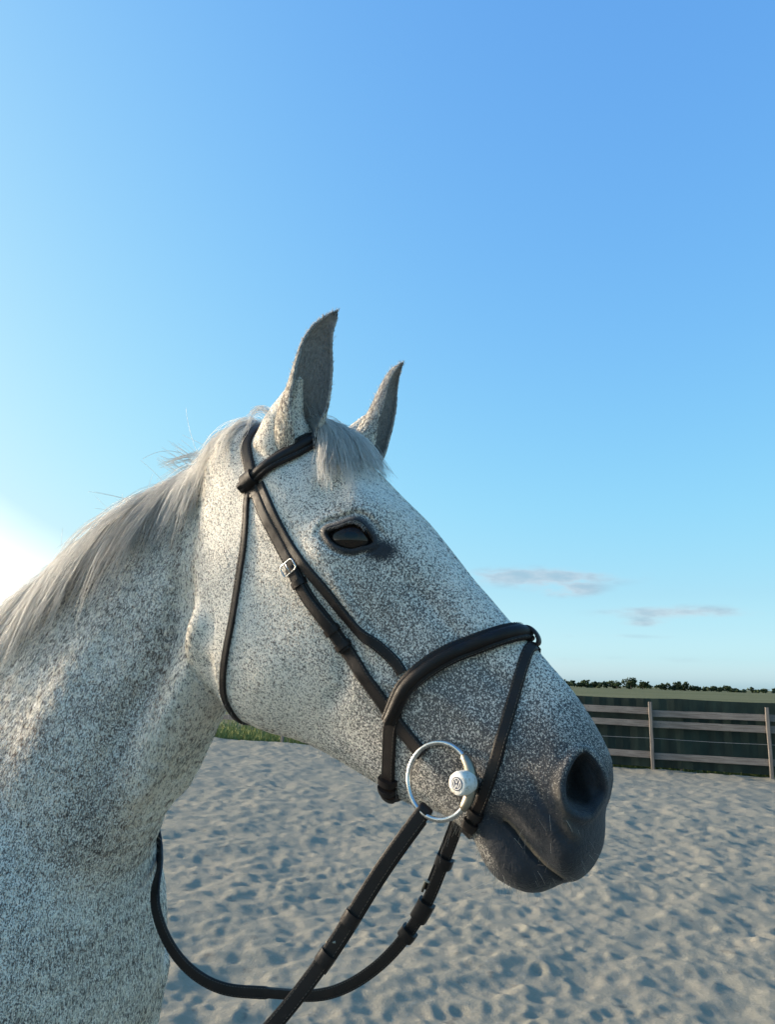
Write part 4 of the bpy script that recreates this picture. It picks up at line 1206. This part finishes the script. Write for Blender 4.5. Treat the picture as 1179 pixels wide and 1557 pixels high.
# ------------------------------------------------------------------ hair
def hair_material(name, white, dark, transl):
    M = NT(name); t = M.attr('tint'); v = M.obj()
    c = M.mix(t, white, dark)
    M.set(Base_Color=c, Roughness=.55, Specular_IOR_Level=.25)
    if transl:
        tr = M.n('ShaderNodeBsdfTranslucent'); M.l(c, tr.inputs[0])
        mx = M.n('ShaderNodeMixShader'); mx.inputs[0].default_value = transl
        M.l(M.b.outputs[0], mx.inputs[1]); M.l(tr.outputs[0], mx.inputs[2]); M.l(mx.outputs[0], M.out.inputs[0])
    return M.m
MAT_MANE = hair_material('grey_mane_hair', (.97, .96, .93), (.50, .485, .47), .68)
MAT_FUZZ = hair_material('pale_guard_hair', (.78, .72, .62), (.08, .075, .07), .25)

def tubes(P, R, tint, name, mat, parent, k=3):
    """P (n, m, 3) strands; R (n, m) radii; tint (n,)"""
    n, m, _ = P.shape
    T = np.gradient(P, axis=1); T /= np.linalg.norm(T, axis=2, keepdims=True) + 1e-12
    ref = np.zeros_like(T); ref[..., 1] = 1; ref[np.abs(T[..., 1]) > .9] = (1, 0, 0)
    e1 = np.cross(T, ref); e1 /= np.linalg.norm(e1, axis=2, keepdims=True) + 1e-12; e2 = np.cross(T, e1)
    V = np.stack([P + R[..., None] * (math.cos(2 * math.pi * j / k) * e1 + math.sin(2 * math.pi * j / k) * e2) for j in range(k)], 2)
    idx = np.arange(n * m * k).reshape(n, m, k); nx = np.roll(idx, -1, 2)
    Q = np.stack([idx[:, :-1], nx[:, :-1], nx[:, 1:], idx[:, 1:]], -1).reshape(-1, 4)
    o = quads_obj(name, V.reshape(-1, 3), Q, mat, parent); o.location = (BX, 0, 0)
    at = o.data.attributes.new('tint', 'FLOAT', 'POINT'); at.data.foreach_set('value', np.repeat(tint, m * k).astype(np.float32))
    return o

def flow(p, d0, seg, n, off, bend, rnd, grav, offs=None):
    """one guide hair running over the skin"""
    d = unit(np.array(d0, float)); P = [np.array(p, float)]
    for i in range(n):
        f = (i + 1) / n
        d = unit(d + bend * np.array(grav) + rng.normal(size=3) * rnd)
        q = P[-1] + d * seg
        s, nn = snap(q); h = (q - s) @ nn; want = off * min(1, f * 2.5) * (1 if offs is None else (1 - offs * sstep(.45, .8, f)))
        if h < want:
            q = s + nn * want; d = unit(q - P[-1])
        P.append(q)
    return np.array(P)
def clump(G, kids, spread, tipspread, curl, seed):
    """children round each guide"""
    r = np.random.default_rng(seed); g, m, _ = G.shape; t = np.linspace(0, 1, m)[None, None, :, None]
    o = r.normal(size=(g, kids, 1, 3)) * spread; o2 = r.normal(size=(g, kids, 1, 3)) * tipspread
    ph = r.uniform(0, 6.28, (g, kids, 1, 3)); fq = r.uniform(2, 6, (g, kids, 1, 3)); am = r.gamma(1.5, curl, (g, kids, 1, 1))
    P = G[:, None] + o * (1 - t) + (o * .35 + o2) * t + np.sin(ph + fq * t) * am * t
    ln = r.uniform(.55, 1.0, (g, kids, 1, 1)); ts = t * ln                      # unequal lengths
    i0 = np.minimum((ts * (m - 1)).astype(int), m - 2)[..., 0]; fr = ts[..., 0] * (m - 1) - i0
    a = np.take_along_axis(P, i0[..., None].repeat(3, -1), 2); b = np.take_along_axis(P, (i0 + 1)[..., None].repeat(3, -1), 2)
    return (a + (b - a) * fr[..., None]).reshape(-1, m, 3)
def taper(n, m, r0, r1):
    return np.broadcast_to(np.linspace(r0, r1, m)[None], (n, m)) * rng.uniform(.75, 1.25, (n, 1))

# crest line: top of the neck from poll to withers
def crest_pt(x, y):
    h = SKIN.ray_cast(Vector((x, y, 2.3)), Vector((0, 0, -1)))
    return np.array(h[0]) if h[0] is not None else None
G = []; tint = []
for i in range(330):
    x = -.192 - rng.beta(.85, 1.2) * .86; y = rng.normal() * .010 - .004
    p = crest_pt(x, y)
    if p is None: continue
    L = np.interp(-x, [.17, .24, .32, .45, .6, 1.0], [.115, .155, .230, .290, .310, .32]) * rng.uniform(.55, 1.1)
    far = rng.random() < .10; pl = float(sstep(-.36, -.22, x))
    d0 = (-.40 + .28 * pl + rng.normal() * .14, (.6 if far else -.80) + rng.normal() * .12, .10 - .25 * pl + rng.normal() * .10)
    G.append(flow(p - (0, 0, .003), d0, L / 11, 11, .0035 * (1 - .5 * pl) + .006 * (1 - .75 * pl) * rng.random(), .42, .07, (-.34 + .24 * pl + rng.normal() * .12, (.08 if far else -.06), -.95)))
    tint.append(np.clip(rng.beta(1.0, 5.0) + .25 * math.exp(-((x + .36) / .10) ** 2), 0, 1))
G = np.array(G); K = 21
S1 = clump(G, K, .0050, .0042, .0016, 1)
tt = np.clip(np.repeat(tint, K) + rng.normal(size=len(S1)) * .18, 0, 1)
mane = tubes(S1, taper(len(S1), 12, .00034, .00016), tt, 'mane', MAT_MANE, horse)
# stray hairs lifted off the crest by the wind
W = []
for i in range(130):
    x = rng.choice([-.30 + rng.normal() * .035, -.40 + rng.normal() * .04, -.20 - rng.random() * .7]); p = crest_pt(x, rng.normal() * .008)
    if p is None: continue
    n = 12; L = rng.uniform(.05, .13); d = unit(np.array([-.75 + rng.normal() * .3, rng.normal() * .25, .45 + rng.normal() * .25])); P = [p]
    cur = rng.normal() * .12 - .06
    for k in range(n - 1):
        d = unit(d + np.array([cur * .4, rng.normal() * .03, -.11 + cur])); P.append(P[-1] + d * L / n)
    W.append(P)
for x0, d0, cu, L in ((-.300, (-.75, 0, .65), (-.06, 0, .02), .085), (-.285, (-.5, -.1, .85), (-.22, 0, -.10), .100), (-.275, (-.35, 0, .9), (-.24, 0, -.12), .10), (-.290, (-.6, .1, .8), (-.20, 0, -.16), .09), (-.262, (-.1, 0, 1.0), (-.10, 0, .0), .05),
                      (-.36, (-.9, 0, .16), (-.02, 0, -.05), .09), (-.37, (-.95, 0, .05), (0, 0, -.08), .085), (-.50, (-.9, 0, .0), (0, 0, -.04), .075), (-.215, (-.5, 0, .7), (-.20, 0, -.2), .04), (-.228, (-.4, 0, .7), (-.25, 0, -.16), .035), (-.245, (-.5, -.1, .8), (-.16, -.02, -.16), .06), (-.315, (-.85, -.1, .5), (-.05, 0, .04), .07)):
    for q in range(13):
        p = crest_pt(x0 + rng.normal() * .006, rng.normal() * .005); d = unit(np.array(d0) + rng.normal(size=3) * .07); P = [p]; k_ = rng.uniform(.75, 1.05)
        for k in range(11):
            d = unit(d + np.array(cu) * 1.0 + rng.normal(size=3) * .02); P.append(P[-1] + d * L * k_ / 11)
        W.append(P)
W = np.array(W); o = tubes(W, taper(len(W), 12, .00036, .00018), rng.uniform(.1, .7, len(W)), 'stray_mane_hair', MAT_MANE, horse); tag(o, kind='stuff')

# forelock: from between the ears down the forehead over the browband
G = []; tint = []
for i in range(120):
    u = rng.uniform(-1, 1); a0 = rng.uniform(.020, .075)
    xz = ab2xz(a0, .10); h = SKIN.ray_cast(Vector((xz[0], u * .026, xz[1])), Vector((-BXV[0], 0, -BXV[1])))
    if h[0] is None: continue
    p = np.array(h[0]) + np.array(h[1]) * .001
    L = rng.uniform(.115, .185) * (1 - .42 * max(u, 0))
    tx = np.array([.24 + .17 * (u + 1), -.46 + .26 * (u + 1) + rng.normal() * .07, -.86])
    P = flow(p, (.55 + rng.normal() * .10, .3 * u - .1, .10 + rng.normal() * .1), L / 12, 12, .0130, .55, .05, tx, .7)
    G.append(P); tint.append(rng.beta(1.2, 3.2))
G = np.array(G); K = 34
S2 = clump(G, K, .0045, .0030, .0016, 2); tt = np.clip(np.repeat(tint, K) + rng.normal(size=len(S2)) * .16, 0, 1)
tubes(S2, taper(len(S2), 13, .00033, .00015), tt, 'forelock', MAT_MANE, horse)

# whiskers, lashes, ear tufts, fuzz under the jaw
AC = get_co(me); AN = get_no(me)
def field_of(name): 
    d = me.attributes[name].data; a = np.empty(len(d), np.float32); d.foreach_get('value', a); return a
A_skin, A_fleck, A_brown = field_of('skin'), field_of('fleck'), field_of('brown')
va, vb = xz2ab(AC[:, 0], AC[:, 2])
def hairs_at(idx, dirn, L, m, droop, spread):
    n = len(idx); d = AN[idx] * .55 + np.asarray(dirn) + rng.normal(size=(n, 3)) * spread; d /= np.linalg.norm(d, axis=1)[:, None]
    P = np.zeros((n, m, 3)); P[:, 0] = AC[idx] - AN[idx] * .001
    for k in range(1, m):
        d = d + np.array([0, 0, -droop]) + rng.normal(size=(n, 3)) * .04; d /= np.linalg.norm(d, axis=1)[:, None]
        P[:, k] = P[:, k - 1] + d * (L / (m - 1))[:, None]
    return P
real = np.arange(len(AC)) < nb
chin = np.where(real & (va > .53) & (va < .660) & (vb < -.088))[0]
i1 = rng.choice(chin, 900); P1 = hairs_at(i1, (.25, 0, -.45), rng.uniform(.006, .018, 900), 6, .06, .2)
i2 = rng.choice(chin, 45); P2 = hairs_at(i2, (.2, 0, -.3), rng.uniform(.025, .050, 45), 6, .05, .35)
lips = np.where(real & (va > .60) & (vb > -.075) & (vb < .0) & (A_skin < 1.0) & (np.concatenate([nin, np.full(len(AC) - nb, -1.)]) < -.006))[0]
i3 = rng.choice(lips, 70); P3 = hairs_at(i3, (.3, 0, -.3), rng.uniform(.006, .018, 70), 6, .05, .3)
jaw = np.where(real & (va > .25) & (va < .56) & (vb < np.interp(va, [.25, .3, .36, .44, .56], [-.245, -.24, -.205, -.160, -.09])))[0]
i4 = rng.choice(jaw, 1500); P4 = hairs_at(i4, (.45, 0, -.5), rng.uniform(.006, .014, 1500), 6, .03, .2)
Pw = np.concatenate([P1, P2, P3, P4]); tw = np.concatenate([rng.beta(1.5, 2.5, len(P1)), rng.uniform(0, .5, len(P2)), rng.uniform(.1, .8, len(P3)), rng.beta(1.2, 2.6, len(P4))])
o = tubes(Pw, taper(len(Pw), 6, .00014, .00006), tw, 'whiskers', MAT_FUZZ, horse); tag(o, kind='stuff')
for s in (-1, 1):
    Pp = eyes[s]; up = Pp.P[Pp.P[:, 2] > Pp.c[2] + .003]; up = up[np.argsort(up[:, 0])]
    n = 90; f = np.sort(rng.uniform(0, 1, n)) * (len(up) - 1); i0 = np.minimum(f.astype(int), len(up) - 2); r0 = up[i0] + (up[i0 + 1] - up[i0]) * (f - i0)[:, None]; r0 = Pp.c + (r0 - Pp.c) * 1.05 + Pp.n * .0050
    d = Pp.n * .9 + np.array([-.22, 0, -.10]) + rng.normal(size=(n, 3)) * .07; d /= np.linalg.norm(d, axis=1)[:, None]
    t = np.linspace(0, 1, 6)[None, :, None]; L = rng.uniform(.006, .010, n)[:, None, None]
    Pl = r0[:, None] + d[:, None] * L * t + np.array([0, 0, -.005]) * t * t
    tubes(Pl, taper(n, 6, .00016, .00007), rng.uniform(.25, .95, n), 'eyelashes', MAT_FUZZ, horse)
ear = np.where(~real)[0]
ie = rng.choice(ear, 1800); Pe = hairs_at(ie, (.10, 0, .75), rng.uniform(.003, .008, len(ie)), 6, .0, .25)
o = tubes(Pe, taper(len(Pe), 6, .00022, .00010), np.clip(.35 + .3 * A_skin[ie] + rng.normal(size=len(ie)) * .2, 0, 1), 'ear_hair', MAT_FUZZ, horse); tag(o, kind='stuff')

# ------------------------------------------------------------------ the short coat
def hash3(ix, iy, iz, seed):
    h = (ix * 374761393 + iy * 668265263 + iz * 2147483647 + seed * 974711) & 0xffffffff
    h = ((h ^ (h >> 13)) * 1274126177) & 0xffffffff
    return ((h ^ (h >> 16)) & 0xffffff) / float(0xffffff)
def vnoise3(X, wl, seed):
    q = X / wl; i = np.floor(q).astype(np.int64); f = q - i; f = f * f * (3 - 2 * f); o = 0
    for a in (0, 1):
        for b in (0, 1):
            for c in (0, 1):
                w = (f[:, 0] if a else 1 - f[:, 0]) * (f[:, 1] if b else 1 - f[:, 1]) * (f[:, 2] if c else 1 - f[:, 2])
                o = o + w * hash3(i[:, 0] + a, i[:, 1] + b, i[:, 2] + c, seed)
    return o
me.calc_loop_triangles()
TR = np.empty(len(me.loop_triangles) * 3, np.int32); me.loop_triangles.foreach_get('vertices', TR); TR = TR.reshape(-1, 3)
ctri = AC[TR].mean(1); ntri = np.cross(AC[TR[:, 1]] - AC[TR[:, 0]], AC[TR[:, 2]] - AC[TR[:, 0]]); area = np.linalg.norm(ntri, axis=1) / 2; ntri /= 2 * area[:, None] + 1e-15
wgt = area * np.where(ctri[:, 0] > -.70, 1.0, np.where(ctri[:, 0] > -.95, .5, .10)) * np.where(ntri[:, 1] > .45, .35, 1.0) * np.where(ctri[:, 2] < 1.02, .2, 1.0)
A_no = np.concatenate([np.maximum(nin + .002, ein + .0035), np.full(len(AC) - nb, -1.)])
wgt *= np.where((A_skin[TR].max(1) > 1.02) | (A_no[TR].max(1) > 0), 0, 1.0) * (1 + 1.0 * (ctri[:, 0] > -.30))
NH = 430000
ti = rng.choice(len(TR), NH, p=wgt / wgt.sum())
u1 = np.sqrt(rng.random(NH)); u2 = rng.random(NH); bc = np.stack([1 - u1, u1 * (1 - u2), u1 * u2], 1)
hp = np.einsum('ij,ijk->ik', bc, AC[TR[ti]]); hn = np.einsum('ij,ijk->ik', bc, AN[TR[ti]]); hn /= np.linalg.norm(hn, axis=1)[:, None]
hs = np.einsum('ij,ij->i', bc, A_skin[TR[ti]]); hf = np.einsum('ij,ij->i', bc, A_fleck[TR[ti]]); hb = np.einsum('ij,ij->i', bc, A_brown[TR[ti]])
isear = (TR[ti].max(1) >= nb); ha, hbv = xz2ab(hp[:, 0], hp[:, 2]); hd_ = sstep(-.30, -.20, hp[:, 0])
fl = hd_[:, None] * np.array([.62, 0, -.78]) + (1 - hd_)[:, None] * np.array([-.25, 0, -1.0]) + rng.normal(size=(NH, 3)) * .16
fl = np.where(isear[:, None], np.array([.1, 0, 1.0]) + rng.normal(size=(NH, 3)) * .2, fl)
fl -= hn * np.einsum('ij,ij->i', fl, hn)[:, None]; fl /= np.linalg.norm(fl, axis=1)[:, None] + 1e-9
hl = (np.where(isear, .0060, .0042 + .0028 * (1 - hd_)) * rng.uniform(.7, 1.25, NH)) * (1 - .55 * np.clip(hs, 0, 1))
m = 4; PT = np.zeros((NH, m, 3), np.float32)
for k in range(m):
    t = k / (m - 1)
    PT[:, k] = hp - hn * .0004 + fl * (hl * t)[:, None] + hn * (hl * (.20 * t - .09 * t * t))[:, None]
f1 = vnoise3(hp, .0031, 5) * .62 + vnoise3(hp, .0016, 6) * .38; f3 = vnoise3(hp, .03, 8)
thr = .70 - hf * .34 - (f3 - .5) * .05 + rng.normal(size=NH) * .06
dk = sstep(-.02, .05, f1 - thr)
sk = sstep(.30, .80, hs * 1.15 + (vnoise3(hp, .0022, 9) - .5) * .8 + rng.normal(size=NH) * .08) * sstep(0, .1, hs)
r1 = rng.random(NH)[:, None]
white = np.array([.79, .72, .61]) * (1 - r1) + np.array([.96, .91, .80]) * r1
dark = np.array([.070, .064, .063]) * (1 - hb[:, None]) + np.array([.175, .112, .085]) * hb[:, None]
A_ear = field_of('ear'); he = np.einsum('ij,ij->i', bc, A_ear[TR[ti]])[:, None]
hc = white + (dark - white) * (dk * .93)[:, None]
hc = hc + (np.array([.19, .19, .195]) * (1 - r1) + np.array([.38, .38, .385]) * r1 - hc) * he
bare = np.array([.024, .027, .032]) * (1 - r1) + np.array([.076, .080, .088]) * r1
hc = hc + (bare - hc) * sk[:, None]
cv = bpy.data.hair_curves.new('coat_hair')
cv.add_curves([m] * NH)
cv.attributes['position'].data.foreach_set('vector', PT.ravel())
ra = cv.attributes.get('radius') or cv.attributes.new('radius', 'FLOAT', 'POINT')
ra.data.foreach_set('value', np.tile(np.array([.00024, .00024, .00019, .00006], np.float32), NH))
ca = cv.attributes.new('hair_color', 'FLOAT_COLOR', 'CURVE')
ca.data.foreach_set('color', np.c_[hc, np.ones(NH)].astype(np.float32).ravel())
M = NT('short_coat_hair'); at = M.n('ShaderNodeAttribute', attribute_name='hair_color')
M.set(Base_Color=at.outputs['Color'], Roughness=.6, Specular_IOR_Level=.25)
tr = M.n('ShaderNodeBsdfTranslucent'); M.l(at.outputs['Color'], tr.inputs[0])
mx = M.n('ShaderNodeMixShader'); mx.inputs[0].default_value = .42
M.l(M.b.outputs[0], mx.inputs[1]); M.l(tr.outputs[0], mx.inputs[2]); M.l(mx.outputs[0], M.out.inputs[0])
cv.materials.append(M.m)
coat = bpy.data.objects.new('coat_hair', cv); COL.objects.link(coat); coat.parent = horse; coat.location = (BX, 0, 0); tag(coat, kind='stuff')

# ------------------------------------------------------------------ tail and hooves, out of the picture but part of the animal
G = []
for i in range(40):
    p = np.array([-1.955, rng.normal() * .02, 1.40 + rng.normal() * .03]); d = unit(np.array([-.8, rng.normal() * .08, .1])); P = [p]
    for k in range(11):
        d = unit(d + np.array([.06, rng.normal() * .02, -.45])); P.append(P[-1] + d * rng.uniform(.055, .075))
    G.append(P)
S3 = clump(np.array(G), 16, .012, .020, .004, 5)
tubes(S3, taper(len(S3), 12, .0006, .0004), np.clip(rng.beta(1.5, 2, len(S3)), 0, 1), 'tail', MAT_MANE, horse)
HOOF = plain('grey_horn', (.085, .075, .065), .55, .3)
for x, y in ((-.53, .138), (-.53, -.138), (-1.73, .144), (-1.73, -.144)):
    R = []
    for z, r, dx in ((-.002, .068, .022), (.004, .0685, .021), (.05, .058, .006), (.085, .052, -.006), (.092, .046, -.008)):
        th = np.linspace(0, 2 * math.pi, 28, endpoint=False); R.append(np.stack([x + dx + r * np.cos(th), y + r * .93 * np.sin(th), np.full(28, z)], 1))
    o = mesh_obj('hoof', *loft(R), HOOF, horse); o.location = (BX, 0, 0)
